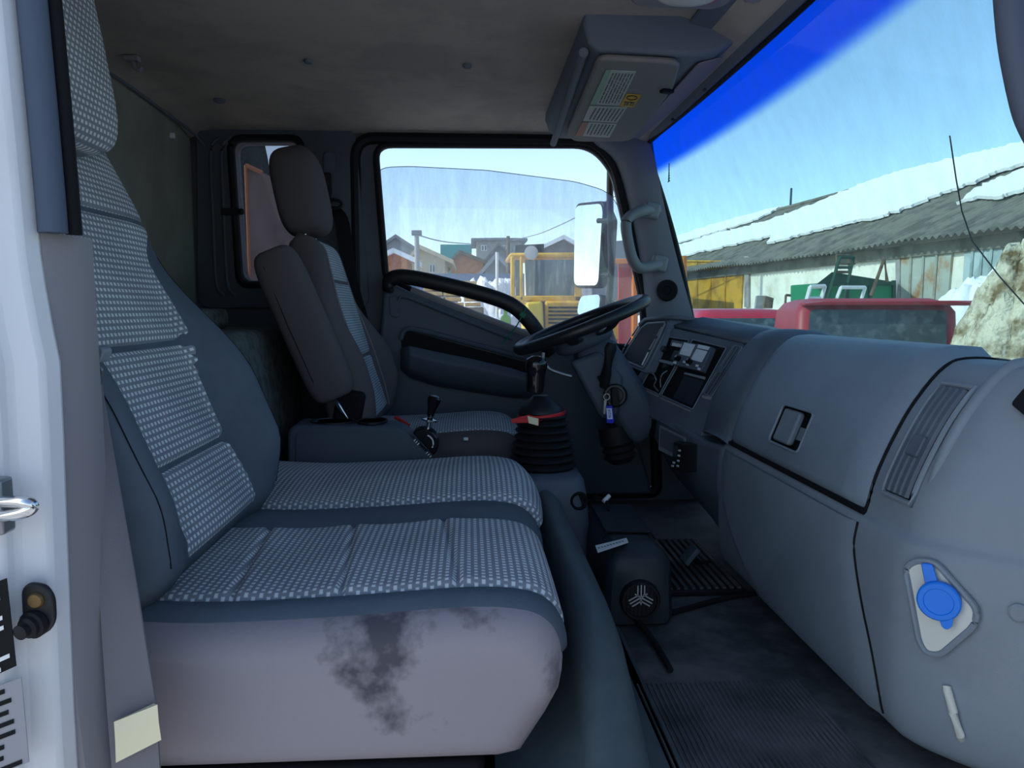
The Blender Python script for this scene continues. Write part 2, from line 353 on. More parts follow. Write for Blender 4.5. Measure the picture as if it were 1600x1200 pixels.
for uu in (330, 347): MB().tube(crom([P(uu + 14, 214, 2.405), P(uu, 236, 2.402), P(uu + 3, 340, 2.402), P(uu + 8, 440, 2.402), P(uu + 20, 462, 2.405)], 6), .006, 8).build('lining_rib', G['wall'], wl)
w3 = MB(); w3.slab([q + V((0, .028, 0)) for q in qw], (0, .004, 0)); w3 = tag(w3.build('window_3', G['rearglass']), 'narrow tinted quarter window beside the driver headrest', 'window', kind='structure')
lt = MB(); p = P(366, 331, 2.40); lt.cbox(p + V((-.01, .0, 0)), (.058, .02, .022)); lt.lathe(p + V((.024, -.005, 0)), (0, -1, 0), [(.010, -.006), (.011, .004), (.006, .010)], 16)
lt.build('window_latch', G['black'], w3, bevel=.004)
# --- header trim over the windscreen
h = MB(); h.loft([[V((x, y, z)) for x, z in [(.44, .565), (.50, .552), (.545, .532), (.563, .512), (.585, .525), (.57, .60), (.45, .60)]] for y in ramp(.74, 2.42, 12)])
hd = tag(h.build('trim_2', G['header'], bevel=.004), 'dark trim rail along the top of the windscreen', 'trim', kind='structure')
for u, v in [(1103, 138), (1053, 186)]:
    p = PX(u, v, .563); MB().cbox(p, (.012, .022, .012)).build('header_clip', G['black'], hd, bevel=.003)
# --- windscreen
def WS(s, t):
    q = 2 * s - 1; k = 1 - q * q
    xb, xt = .748 + .12 * k, .562 + .02 * k
    return V((xb + (xt - xb) * t + .018 * math.sin(PI * t), .745 + 1.63 * s, -.14 + .662 * t))
g = MB(); g.grid(WS, ramp(0, 1, 32), ramp(0, 1, 20), uv=lambda a, b: (a, b))
ws = tag(g.build('window_1', G['windshield'], solid=.005), 'large dusty windscreen with a deep blue band along its top', 'window', kind='structure')
fr = MB(); fr.tube([WS(.998, t) + V((-.006, .002, 0)) for t in ramp(0, .985, 24)] , .0085, 8)
fr.build('frit_edge', G['rubber'], ws)
fr = MB(); fr.tube([WS(s, .995) + V((-.004, 0, -.002)) for s in ramp(0, 1, 24)], .006, 8); fr.build('frit_edge', G['rubber'], ws)
def on_ws(u, v):
    d = ray(u, v); best = None
    for i in range(60):
        for j in range(60):
            q = WS(i / 59, j / 59); e = (q.normalized() - d.normalized()).length
            if best is None or e < best[0]: best = (e, q)
    return best[1]
st = MB(); c0 = on_ws(1045, 268) - V((.006, 0, .0))
for k in range(6):
    z = .020 - k * .008; wd = .003 + .0022 * k
    for sgn in (-1, 1): st.slab([c0 + V((0, 0, z)), c0 + V((-.0, sgn * wd, z - .006)), c0 + V((0, sgn * wd * .4, z - .008)), c0 + V((0, 0, z - .006))], (.001, 0, 0))
st.tube([c0 + V((0, 0, .028)), c0 + V((0, 0, -.026))], .0014, 6)
st.build('leaf_sticker', G['green'], ws, label='small green fir sprig sticker')
# --- far A pillar
Lp = [(926, 222), (962, 255), (984, 330), (1002, 420), (1011, 500), (1015, 560)]; Rp = [(1019, 216), (1023, 245), (1040, 330), (1061, 415), (1083, 495), (1094, 545)]
L3 = crom([P(u, v, 2.40) for u, v in Lp], 4); R3 = crom([P(u, v, 2.335) for u, v in Rp], 4)
a = MB(); a.loft([[l, l * .72 + r_ * .28 + V((-.004, -.016, 0)), l * .35 + r_ * .65 + V((-.006, -.016, 0)), r_, r_ + V((.02, .07, 0)), l + V((.01, .06, 0))] for l, r_ in zip(L3, R3)])
ap = tag(a.build('trim_1', G['pillar'], smooth=50), 'grey windscreen pillar trim on the driver side', 'trim', kind='structure')
gh = MB(); gh.tube(crom([P(1028, 330, 2.35), P(1005, 329, 2.30), P(985, 338, 2.285), P(978, 352, 2.28), P(984, 390, 2.27), P(991, 410, 2.275), P(1003, 419, 2.285), P(1034, 412, 2.33)], 6), .017, 12)
gh = gh.build('grab_handle', G['handle'], ap, label='grey plastic grab handle')
for u, v in [(1018, 329), (1030, 412)]:
    MB().cbox(P(u, v, 2.325), (.05, .03, .05), RY(.2)).build('handle_foot', G['handle'], gh, bevel=.008)
sp = MB(); n = V((-.25, -1, .05)).normalized(); p = P(1042, 454, 2.345)
sp.lathe(p + n * .006, n, [(.005, .007), (.012, .006), (.014, .009), (.02, .008), (.026, .010), (.031, .010), (.034, .004), (.034, -.01)], 32); sp.build('tweeter', G['void'], ap, label='round dark tweeter grille')
# --- driver door
dr = thing('door_1', 'dark grey driver door with a sloping sill and partly lowered window', 'door', (.1, 2.44, -.64), kind='structure')
win = rpoly([P(586, 226, YF), P(925, 227, YF), P(960, 268, YF), P(1004, 470, YF), P(1008, 545, YF), P(838, 532, YF), P(640, 452, YF), P(603, 434, YF)], [.05, .07, .08, .05, .02, .03, .02, .02], 6)
d_o = rpoly(XZ([(-.35, .525), (.395, .525), (.462, .45), (.588, -.04), (.615, -.61), (-.35, -.61)], YF), [.07, .09, .09, .12, .03, .03], 6)
MB().plate([q + V((0, .004, 0)) for q in d_o], [[q + V((0, .004, 0)) for q in win]], (0, .05, 0)).build('door_frame', G['wall'], dr)
MB().tube([q - V((0, .002, 0)) for q in dh], .019, 8, closed=True, up=(0, 1, 0)).build('door_seal', G['rubber'], dr)
MB().tube([q + V((0, .0, 0)) for q in win], .011, 8, closed=True, up=(0, 1, 0)).build('window_channel', G['rubber'], dr)
belt = [P(600, 436, 2.36), P(640, 456, 2.36), P(735, 494, 2.36), P(832, 530, 2.36), P(960, 545, 2.36)]
low = [V((.60, 2.36, -.61)), V((-.335, 2.36, -.61))]
MB().slab(belt + low, (0, .062, 0)).build('door_panel', G['door'], dr, bevel=.012, seg=3)
sil = MB(); sil.tube([P(642, 453, 2.385), P(735, 489, 2.385), P(833, 526, 2.385), P(960, 541, 2.385)], .012, 8); sil.build('sill_ledge', G['trimgrey'], dr)
gb = MB(); path = crom([P(606, 452, 2.35), P(610, 437, 2.335), P(636, 433, 2.325), P(700, 446, 2.315), P(765, 463, 2.315), P(803, 479, 2.315), P(828, 503, 2.32), P(846, 528, 2.33), P(862, 550, 2.35)], 6)
gb.tube(path, [.024 if 4 < i < len(path) - 5 else .026 for i in range(len(path))], 12, flat=(.7, 1.0), up=(0, 0, 1)); gb.build('door_grab_bar', G['black'], dr)
# pocket ledge
def lens(us, top, bot, y0, bul):
    return [P(u, t_ * (1 - k) + b_ * k, y0 - bul * math.sin(PI * k) ** .8) for (u, t_, b_) in zip(us, top, bot) for k in (0,)]
us = [626, 640, 680, 740, 800, 845]; tp = [545, 541, 550, 562, 576, 592]; bt = [578, 590, 603, 613, 622, 622]
ar = MB(); secs = []
for u, a_, b_ in zip(us, tp, bt):
    dp = .075 if u > 630 else .03
    secs.append([P(u, a_, 2.36), P(u, a_ - 1, 2.36 - dp * .8), P(u, a_ * .75 + b_ * .25, 2.36 - dp), P(u, a_ * .3 + b_ * .7, 2.36 - dp * .8), P(u, b_, 2.36 - dp * .2), P(u, b_, 2.37)])
ar.loft(secs); ar.build('armrest_ledge', G['door'], dr, bevel=.006, smooth=60)
gv = MB(); gv.slab(rpoly([P(626, 519, 2.357), P(640, 517, 2.357), P(845, 572, 2.357), P(845, 596, 2.357), P(640, 548, 2.357), P(628, 546, 2.357)], .01, 3), (0, -.002, 0)); gv.build('groove_shade', G['void'], dr)  # flat near-black plate paints the shade of the groove
up = MB(); up.tube(crom([P(626, 530, 2.352), P(634, 515, 2.35), P(660, 517, 2.35), P(760, 543, 2.35), P(845, 566, 2.35)], 5), .008, 8); up.build('pocket_lip', G['door'], dr)
MB().slab(rpoly([P(608, 463, 2.358), P(624, 462, 2.358), P(625, 497, 2.358), P(610, 494, 2.358)], .01, 3), (0, -.003, 0)).build('blank_cover', G['door'], dr, bevel=.002)
sh = MB(); sh.tube(crom([P(622, 470, 2.35), P(634, 464, 2.35), P(700, 490, 2.35), P(800, 530, 2.35)], 5), .005, 8); sh.build('panel_crease', G['door'], dr)
gp = rpoly([P(584, 262, 2.444), P(640, 260, 2.444), P(760, 266, 2.444), P(900, 284, 2.444), P(960, 302, 2.444), P(1010, 480, 2.444), P(1012, 560, 2.444), P(838, 548, 2.444), P(600, 450, 2.444)], [.06, .02, .02, .03, .06, .02, .02, .02, .02], 6)
w2 = MB().slab(gp, (0, .004, 0)).build('window_2', G['sideglass']); tag(w2, 'dusty driver door window lowered a little way', 'window', kind='structure')
MB().tube([q for q in gp[:34]], .0012, 6).build('pane_edge', G['cloth'], w2)
# --- passenger-side door post (white jamb)
_wE = [P(u, v, .712) for u, v in [(-5, -250), (20, 0), (35, 150), (49, 300), (56, 385), (72, 490), (88, 560), (95, 700), (100, 850), (110, 1100), (128, 1400)]]
_tE = [P(u, v, .75) for u, v in [(110, 200), (119, 385), (126, 500), (134, 620), (148, 850), (168, 1080), (196, 1300)]]
def _ip(L, z):
    L = sorted(L, key=lambda q: q.z)
    if z <= L[0].z: return L[0].x
    for a, b in zip(L, L[1:]):
        if z <= b.z: return a.x + (b.x - a.x) * (z - a.z) / (b.z - a.z)
    return L[-1].x
def jx(z): return _ip(_wE, z)
def tx_(z): return _ip(_tE, z)
zs = [-.78, -.7, -.55, -.4, -.3, -.2, -.12, -.05, -.02, .02, .05, .1, .16, .24, .36, .5, .66]
jb = MB(); secs = []
for z in zs:
    e = jx(z)
    secs.append([V((e, .722, z)), V((e - .006, .700, z)), V((e - .030, .690, z)), V((e - .034, .676, z)), V((e - .075, .668, z)), V((e - .078, .650, z)), V((-.92, .640, z)), V((-.92, .76, z)), V((-.60, .76, z)), V((e - .03, .74, z))])
jb.loft(secs)
wr = tag(jb.build('wall_right', G['paint'], bevel=.004, smooth=45), 'white painted door post of the open passenger doorway', 'door post', kind='structure')
rr_ = MB(); rr_.box(-.92, -.44, .76, .80, -.70, .60); rr_.build('post_lining', G['wall'], wr)
wsr = MB(); wsr.tube([V((jx(z) + .011, .722, z)) for z in ramp(.07, .60, 14)], .0135, 12, flat=(1.0, .9)); wsr.build('weatherstrip', G['strip'], wr)
wsd = MB(); wsd.tube([V((jx(z) + .0215, .738, z)) for z in ramp(.07, .60, 14)], .0075, 10); wsd.build('weatherstrip_lip', G['void'], wr)
tr = MB(); tr.loft([[V((jx(z) - .004, .722, z)), V((tx_(z) - .016, .722, z)), V((tx_(z), .752, z)), V((tx_(z) - .004, .79, z)), V((jx(z) - .03, .79, z))] for z in [-.78, -.6, -.5, -.4, -.3, -.22, -.15, -.1, -.05, -.02, 0, .03, .07]])
tr.build('post_trim', G['trimgrey'], wr, bevel=.005, smooth=45)
# door switch, striker, labels on the post
def JP(u, v): return P(u, v, .685)
ds = MB(); ds.slab(rpoly([JP(38, 918), JP(50, 907), JP(76, 911), JP(89, 930), JP(91, 968), JP(80, 986), JP(56, 990), JP(41, 978)], .006, 3), (0, -.006, 0)); ds = ds.build('door_switch', G['black'], wr, bevel=.002, label='black oval rubber door switch')
q = JP(62, 934); MB().lathe(q + V((0, -.006, 0)), (0, -1, 0), [(.0075, -.002), (.0075, .001), (.006, .003), (.003, .0035), (.001, .0035)], 20).build('switch_screw', mat('brass', (120, 96, 62), .45, .4, metal=.6), ds)
q = JP(60, 970); MB().lathe(q + V((0, -.006, 0)), (-.25, -1, -.1), [(.013, -.002), (.013, .004), (.010, .005), (.010, .009), (.007, .011), (.007, .017), (.003, .018)], 20).build('switch_plunger', G['rubber'], ds)
sk = MB(); sk.tube(crom([P(-26, 784, .672), P(10, 784, .655), P(38, 785, .645), P(50, 791, .645), P(40, 800, .645), P(8, 806, .655), P(-26, 806, .672)], 5), .0055, 10); sk = sk.build('door_striker', G['chrome'], wr, label='chromed striker loop')
MB().cbox(P(-14, 790, .665), (.03, .02, .05)).build('striker_plate', G['steel'], sk, bevel=.003)
def label_sheet(pts, base, nm, lines, inkm, parent, y):
    b = MB(); b.slab([P(u, v, y) for u, v in pts], (0, -.0008, 0)); ob = b.build(nm, base, parent)
    a_, b_, c_, d_ = [P(u, v, y) - V((0, .0012, 0)) for u, v in pts]
    t = MB(); rs = random.Random(3)
    for i in range(lines):
        k0 = (i + .45) / lines; k1 = k0 + .42 / lines
        x0, x1 = .08, .55 + .4 * rs.random()
        f = lambda s, k: (a_ * (1 - s) + b_ * s) * (1 - k) + (d_ * (1 - s) + c_ * s) * k
        t.slab([f(x0, k0), f(x1, k0), f(x1, k1), f(x0, k1)], (0, -.0003, 0))
    t.build('print_lines', inkm, ob); return ob
label_sheet([(-40, 922), (11, 903), (26, 1040), (-40, 1070)], G['void'], 'warning_label', 9, G['white'], wr, .664)
label_sheet([(-40, 1085), (34, 1058), (46, 1190), (-40, 1225)], mat('grey plate', (150, 148, 152), .5, .4), 'data_plate', 8, G['void'], wr, .6665)
# --- the open passenger door, out of view, added to shade the near dash end
pdr = thing('door_2', 'unseen white passenger door standing open with a dark inner panel', 'door', (.55, .25, -.85), kind='structure')
HG = V((.72, .68, 0)); da_ = math.radians(74); ddr = V((-math.cos(da_), -math.sin(da_), 0)); dnr = V((-math.sin(da_), math.cos(da_), 0))
def DP(s, z, o=0): return HG + ddr * s + dnr * o + V((0, 0, z))
pw = rpoly([DP(.16, .44), DP(.92, .46), DP(.94, .10), DP(.60, .04), DP(.10, -.08)], [.08, .06, .03, .03, .03], 5)
MB().plate(rpoly([DP(0, -.85), DP(0, -.05), DP(.12, .50), DP(.98, .52), DP(1.0, -.85)], .04, 4), [pw], -dnr * .06).build('door_skin', G['paint'], pdr)
MB().slab(rpoly([DP(.03, -.80, .001), DP(.03, -.12, .001), DP(.60, .02, .001), DP(.96, .08, .001), DP(.96, -.80, .001)], .04, 4), dnr * .04).build('door_panel', G['door'], pdr, bevel=.012)
MB().tube(pw, .012, 8, closed=True).build('window_channel', G['rubber'], pdr)
MB().slab([q - dnr * .03 for q in pw], dnr * .004).build('pane', G['sideglass'], pdr)
MB().tube(crom([DP(.86, .06, .05), DP(.80, .02, .09), DP(.4, -.08, .09), DP(.2, -.2, .05)], 5), .018, 10).build('door_grab_bar', G['black'], pdr)
# firewall and lower front so that no light leaks under the dash
fw = MB(); fw.box(.93, .99, .74, 2.48, -.70, -.13); tag(fw.build('wall_front', G['void']), 'black firewall under the dashboard', 'wall', kind='structure')

# ================================================================== SEATS
def path_fn(pts):                       # arc-length parametrised 2-D polyline with normals
    p = [V((a, b)) for a, b in pts]; L = [0]
    for i in range(1, len(p)): L.append(L[-1] + (p[i] - p[i - 1]).length)
    def f(s):
        s = max(0, min(L[-1], s)); i = 1
        while i < len(L) - 1 and L[i] < s: i += 1
        k = (s - L[i - 1]) / max(1e-9, L[i] - L[i - 1]); t = (p[i] - p[i - 1]).normalized()
        return p[i - 1].lerp(p[i], k), V((-t.y, t.x))
    return f, L[-1]
def side_round(prof, ys, ds):           # loft of XZ profile along Y, each section inset by d
    c_ = V(((min(q[0] for q in prof) + max(q[0] for q in prof)) / 2, (min(q[1] for q in prof) + max(q[1] for q in prof)) / 2)); out = []
    for y, d in zip(ys, ds):
        out.append([V((q[0] - math.copysign(min(d, abs(q[0] - c_.x) * .5), q[0] - c_.x) if abs(q[0] - c_.x) > .05 else q[0], y, q[1] - math.copysign(min(d, abs(q[1] - c_.y) * .7), q[1] - c_.y))) for q in prof])
    return out
def seat_top(x0, x1, zt, r=.05):
    pts = [(x0, zt - .004), (x0 + .12, zt - .010), ((x0 + x1) / 2, zt - .006), (x1 - .12, zt + .002), (x1 - .05, zt - .002), (x1 - .018, zt - .016), (x1 - .003, zt - .042), (x1, zt - .075)]
    return [(q.x, q.y) for q in crom([V((a, b)) for a, b in pts], 5)]
def cushion_body(y0, y1, x0, x1, zt, zb, m, nm, parent, near_round=.03):
    top = seat_top(x0, x1, zt)
    prof = top + [(x1 - .004, zt - .105), (x1 - .02, zt - .135), (x1 - .05, zb + .004), (x1 - .07, zb), (x0, zb)]
    r = near_round
    ys = [y0, y0 + .1 * r, y0 + .35 * r, y0 + .8 * r, y0 + 1.5 * r, y1 - 1.2 * r, y1 - .6 * r, y1 - .2 * r, y1]
    ds = [r, r * .66, r * .34, r * .12, 0, 0, r * .12, r * .45, r * .9]
    b = MB(); b.loft(side_round(prof, ys, ds)); return b.build(nm, m, parent, smooth=60)
def cushion_insert(ya, yb, x0, x1, zt, wrap, m, nm, parent, quilts=(), bul=.006, lift=.003, wav=0):
    f, L = path_fn(seat_top(x0, x1, zt)); L -= (.075 - wrap)
    def g(s, y):
        p_, n_ = f(s); k = (y - ya) / (yb - ya)
        e = min(1, min(k, 1 - k) / .06); e = math.sqrt(max(0, 1 - (1 - e) ** 2)); e2 = min(1, (L - s) / .012)
        h = -.004 + (lift + .004 + bul * math.sin(PI * k)) * e * (.3 + .7 * e2)
        for q in quilts: h -= .0075 * math.exp(-((p_.x - q + .03 * (k - .5)) / .0045) ** 2) - .003 * math.exp(-((p_.x - q + .03 * (k - .5)) / .03) ** 2)
        yy = y + wav * math.sin(s * 22) * (1 - k) * .012
        return V((p_.x + n_.x * h, yy, p_.y + n_.y * h))
    b = MB(); b.grid(g, ramp(.0, L, 150), ramp(ya, yb, 30), uv=lambda s, y: (y, s)); return b.build(nm, m, parent, solid=.008, smooth=70)
class Back:
    def __init__(s, bx, bz, ang, yc, hw, L, th, bol, top=.72, taper=.62, n=4.0):
        s.b = V((bx, 0, bz)); s.u = V((-math.sin(ang), 0, math.cos(ang))); s.n = V((math.cos(ang), 0, math.sin(ang))); s.yc, s.hw, s.L, s.th, s.bol, s.top, s.tp, s.e = yc, hw, L, th, bol, top, taper, n
    def w(s, t): return s.hw * (1 - (1 - s.top) * sm(s.tp, 1.0, t / s.L))
    def rnd(s, t): a = max(0, 1 - (s.L - t) / .07); b = max(0, 1 - t / .04); return math.sqrt(max(.02, 1 - a * a)) * math.sqrt(max(.1, 1 - b * b * .8))
    def bump(s, q, t): return s.bol * (.55 if q < 0 else 1) * sm(.50, .80, abs(q)) * (1 - .55 * sm(.9, 1.0, abs(q))) * (.35 + .65 * sm(0, .12, t)) * (1 - sm(.30 * s.L, .68 * s.L, t)) - .012 * (1 - abs(q) ** 2) * sm(0, .3 * s.L, t)
    def fr(s, q, t, off=0):
        k = max(0, 1 - min(1, abs(q)) ** s.e) ** (1 / s.e); r_ = s.rnd(t)
        return s.b + s.u * t + s.n * (s.th * k * r_ + s.bump(q, t) + off) + V((0, s.yc + q * s.w(t) * (1 - .12 * (1 - r_)), 0))
    def body(s, m, nm, parent):
        b = MB(); lp = []
        for t in ramp(0, s.L, 36):
            l = []
            for i in range(48):
                a = 2 * PI * i / 48; c_, d_ = spow(math.cos(a), 2 / s.e), spow(math.sin(a), 2 / s.e)
                p_ = s.b + s.u * t + V((0, s.yc + c_ * s.w(t) * (1 - .12 * (1 - s.rnd(t))), 0)); nn = s.th * d_ * s.rnd(t)
                if d_ > 0: nn += s.bump(c_, t) * min(1, d_ * 3)
                l.append(p_ + s.n * nn)
            lp.append(l)
        b.loft(lp); return b.build(nm, m, parent, smooth=70)
    def patch(s, t0, t1, q0, q1, m, nm, parent, bul=.005, base=.003):
        def g(t, k):
            q = q0(t) + (q1(t) - q0(t)) * k; e = min(1, min(k, 1 - k) / .05); e2 = min(1, min(t - t0, t1 - t) / .014)
            return s.fr(q, t, -.002 + (base + .002 + bul * math.sin(PI * k)) * math.sqrt(max(0, 1 - (1 - e) ** 2)) * math.sqrt(max(0, 1 - (1 - e2) ** 2)))
        b = MB(); b.grid(g, ramp(t0, t1, 40), ramp(0, 1, 30), uv=lambda t, k: ((q0(t) + (q1(t) - q0(t)) * k) * s.hw, t)); return b.build(nm, m, parent, smooth=70)

# --- passenger bench
ps = thing('passenger_bench_seat', 'two-place passenger bench with light dotted fabric and dark grey side cloth', 'seat', (-.15, 1.25, -.53))
X0, X1, ZT = -.43, .112, -.352
cushion_body(.815, 1.70, X0, X1, ZT, -.538, G['vinyl_near'], 'cushion', ps, .035)
f_, L_ = path_fn(seat_top(X0, X1, ZT))
def bolster_strip(ya, yb, nm, m, lift, wrap=.07):
    def g(s, y):
        p_, n_ = f_(s); k = (y - ya) / (yb - ya); h = -.004 + (lift + .004) * math.sin(PI * min(1, max(0, k))) ** .5
        dz = -.003 * sm(.870, .846, y) if ya < .86 else 0
        return V((p_.x + n_.x * (h + dz), y, p_.y + n_.y * (h + dz)))
    b = MB(); b.grid(g, ramp(.005, L_ - .075 + wrap, 60), ramp(ya, yb, 14)); return b.build(nm, m, ps, smooth=70, solid=.01)
bolster_strip(.846, .905, 'bolster_strip', G['vinyl'], .007, .06)
cushion_insert(.893, 1.195, X0, X1, ZT, .06, G['fabric'], 'cushion_insert', ps, quilts=(-.31, -.175, -.03), bul=.001, lift=.009)
bolster_strip(1.19, 1.315, 'center_strip', G['vinyl'], .014, .07)
cushion_insert(1.31, 1.69, X0, X1 + .012, ZT + .004, .06, G['fabric'], 'cushion_insert', ps, bul=.014, lift=.008)
p = P(500, 818, 1.262); bk = MB(); bk.slab(rpoly([P(448, 814, 1.27), P(526, 809, 1.28), P(533, 818, 1.25), P(524, 826, 1.235), P(452, 826, 1.24)], .004, 2), (0, 0, .006)); bk.build('buckle_slot', G['void'], ps, bevel=.002)
BP = Back(-.408, -.36, math.radians(21), 1.085, .245, .70, .062, .075, top=.80, taper=.70)
BP.body(G['vinyl'], 'backrest', ps)
qs = lambda t: .60 + .05 * sm(.15, .4, t) + .34 * sm(.44, .53, t)
for t0, t1 in [(.02, .135), (.14, .305), (.31, .515), (.52, .68)]:
    BP.patch(t0, t1, lambda t: -qs(t), qs, G['fabric'], 'backrest_insert', ps, bul=.004)
for sgn in (-1, 1):
    sm_ = MB(); sm_.tube([BP.fr(sgn * (.86 + .04 * math.sin(t * 6)), t, .0002) for t in ramp(.03, .46, 30)], .0008, 6); sm_.build('bolster_seam', G['void'], ps)
hr = MB(); hc = V((-.598, 1.08, .385))
hr.blob(hc, (.060, .125, .168), .40, .38, RY(-math.radians(9)))
me_ = hr.bm
for f in me_.faces:
    for l in f.loops: l[hr.uvl].uv = (l.vert.co.y, l.vert.co.z)
hr = hr.build('headrest', G['fabric'], ps, smooth=70)
for sgn in (-1, 1): MB().tube([hc + V((.02, sgn * .05, -.14)), hc + V((-.02, sgn * .05, -.26))], .006, 10).build('headrest_post', G['chrome'], ps)
# passenger seat belt: anchor tongue, webbing, folded label
sb = thing('passenger_seat_belt', 'grey passenger seat belt hanging beside the white door post', 'seat belt', (-.37, .74, -.6))
wb = MB(); cl = [(P(141, 596, .80), P(157, 596, .845)), (P(142, 680, .79), P(171, 680, .82)), (P(147, 780, .775), P(189, 780, .79)), (P(153, 900, .755), P(210, 900, .765)), (P(160, 1010, .745), P(228, 1010, .75)), (P(167, 1110, .738), P(243, 1100, .74)), (P(176, 1220, .735), P(250, 1210, .74))]
wb.loft([[a_, b_, b_ + V((0, .003, 0)), a_ + V((0, .003, 0))] for a_, b_ in cl]); wb.build('webbing', G['belt'], sb, smooth=60)
an = MB(); an.plate(rpoly([P(134, 570, .80), P(152, 571, .80), P(159, 577, .80), P(157, 600, .80), P(150, 607, .80), P(134, 607, .80)], .004, 3), [rpoly([P(137, 580, .80), P(151, 580, .80), P(150, 599, .80), P(137, 599, .80)], .002, 2)], (0, .004, 0)); an.build('belt_tongue', G['steel'], sb)
hk = MB(); hk.slab(rpoly([P(132, 542, .81), P(156, 541, .81), P(163, 548, .81), P(156, 568, .81), P(132, 566, .81)], .004, 3), (0, .02, 0)); hk.build('belt_anchor', G['dash'], sb, bevel=.003)
lb = MB(); lb.loft([[P(u0, v0, y), P(u1, v1, y), P(u1, v1, y + .004), P(u0, v0, y + .004)] for u0, v0, u1, v1, y in [(174, 1130, 240, 1099, .730), (178, 1128, 246, 1101, .724), (180, 1160, 248, 1128, .724), (181, 1192, 252, 1156, .727)]]); lb.build('belt_label', G['cream'], sb, label='folded cream label sewn on the belt')

# --- driver seat
dv = thing('driver_bucket_seat', 'driver seat with headrest, folded-up armrest and light grey centre panel', 'seat', (-.1, 2.06, -.62))
DZ = -.318
MB().box(-.34, .06, 1.88, 2.24, -.645, -.40).build('seat_base', G['void'], dv, bevel=.02)
cushion_body(1.845, 2.31, -.36, .135, DZ, -.44, G['vinyl_drv'], 'cushion', dv, .04)
cushion_insert(1.905, 2.25, -.36, .135, DZ, .05, G['fabric2'], 'cushion_insert', dv, bul=.008, lift=.005)
p = P(728, 686, 1.842); MB().cbox(p, (.012, .003, .008)).build('side_clip', G['white'], dv, bevel=.002)
BD = Back(-.295, -.33, math.radians(15), 2.07, .232, .54, .058, .062, top=.60, taper=.50)
BD.body(G['vinyl_drv'], 'backrest', dv)
for t0, t1 in [(.03, .19), (.195, .40), (.405, .515)]: BD.patch(t0, t1, lambda t: -.58 - .05 * sm(.2, .5, t), lambda t: .58 + .05 * sm(.2, .5, t), G['fabric2'], 'backrest_insert', dv, bul=.004)
for sgn in (-1, 1):
    pp = MB(); pp.tube([BD.fr(sgn * (.60 + .05 * sm(.2, .5, t)), t, .001) for t in ramp(.03, .50, 30)], .003, 6); pp.build('piping', G['belt'], dv)
hb = BD.b + BD.u * .52 + BD.n * .005 + V((0, 2.06, 0))
for sgn in (-1, 1):
    q = hb + V((0, sgn * .055, 0)); MB().tube([q + BD.u * -.05, q + BD.u * .06], .006, 10).build('headrest_post', G['chrome'], dv)
    MB().lathe(q - BD.u * .035, BD.u, [(.016, -.01), (.016, .006), (.011, .012)], 14).build('post_collar', G['black'], dv)
hh = MB(); hh.blob(hb + BD.u * .135 + BD.n * .012, (.062, .105, .118), .55, .50, RY(-math.radians(11)))
hh.build('headrest', G['vinyl_drv'], dv, smooth=70)
ar = MB(); A0 = P(515, 596, 1.80); A1 = P(436, 418, 1.80); d_ = (A1 - A0); Ln = d_.length; d_.normalize()
ang = math.atan2(-d_.x, d_.z)
ar.blob((A0 + A1) / 2, (.056, .042, Ln / 2 + .045), .35, .6, RY(-ang)); ar.build('armrest', G['vinyl_drv'], dv, smooth=70)
sea = MB(); sea.tube([A0 + V((-.03, -.040, 0)), (A0 + A1) / 2 + V((-.03, -.042, 0)), A1 + V((-.026, -.038, 0))], .001, 6); sea.build('armrest_seam', G['void'], dv)
br = MB(); br.cbox(P(545, 640, 1.84), (.07, .03, .10), RY(.2)); br.build('recliner_bracket', G['void'], dv, bevel=.01)
bt = MB(); bt.cbox(P(533, 640, 1.83), (.012, .012, .07), RY(-.5)); bt.build('recliner_lever', G['chrome'], dv, bevel=.003)
db = thing('driver_seat_belt', 'black driver seat belt running down the dark door pillar', 'seat belt', (-.42, 2.36, -.3))
pth = [P(518, 322, 2.385), P(532, 340, 2.375), P(540, 385, 2.37), P(548, 440, 2.37), P(570, 520, 2.36), P(590, 600, 2.34), P(585, 648, 2.32), P(560, 676, 2.30)]
pth = crom(pth, 4); wbd = MB(); wbd.loft([[q + V((-.022, 0, 0)), q + V((.022, .006, 0)), q + V((.022, .009, 0)), q + V((-.022, .003, 0))] for q in pth]); wbd.build('webbing', G['void'], db)
MB().slab(rpoly([P(506, 238, 2.402), P(524, 239, 2.402), P(523, 312, 2.402), P(506, 310, 2.402)], .012, 3), (0, -.012, 0)).build('height_adjuster', G['wall'], db, bevel=.003)
MB().slab(rpoly([P(506, 270, 2.39), P(518, 270, 2.39), P(520, 318, 2.385), P(505, 318, 2.385)], .008, 3), (0, -.012, 0)).build('adjuster_slide', G['black'], db, bevel=.003)
MB().tube(crom([P(508, 318, 2.375), P(520, 312, 2.37), P(533, 316, 2.37), P(530, 324, 2.37), P(514, 326, 2.37), P(508, 318, 2.375)], 5), .005, 8).build('belt_ring', G['rubber'], db)

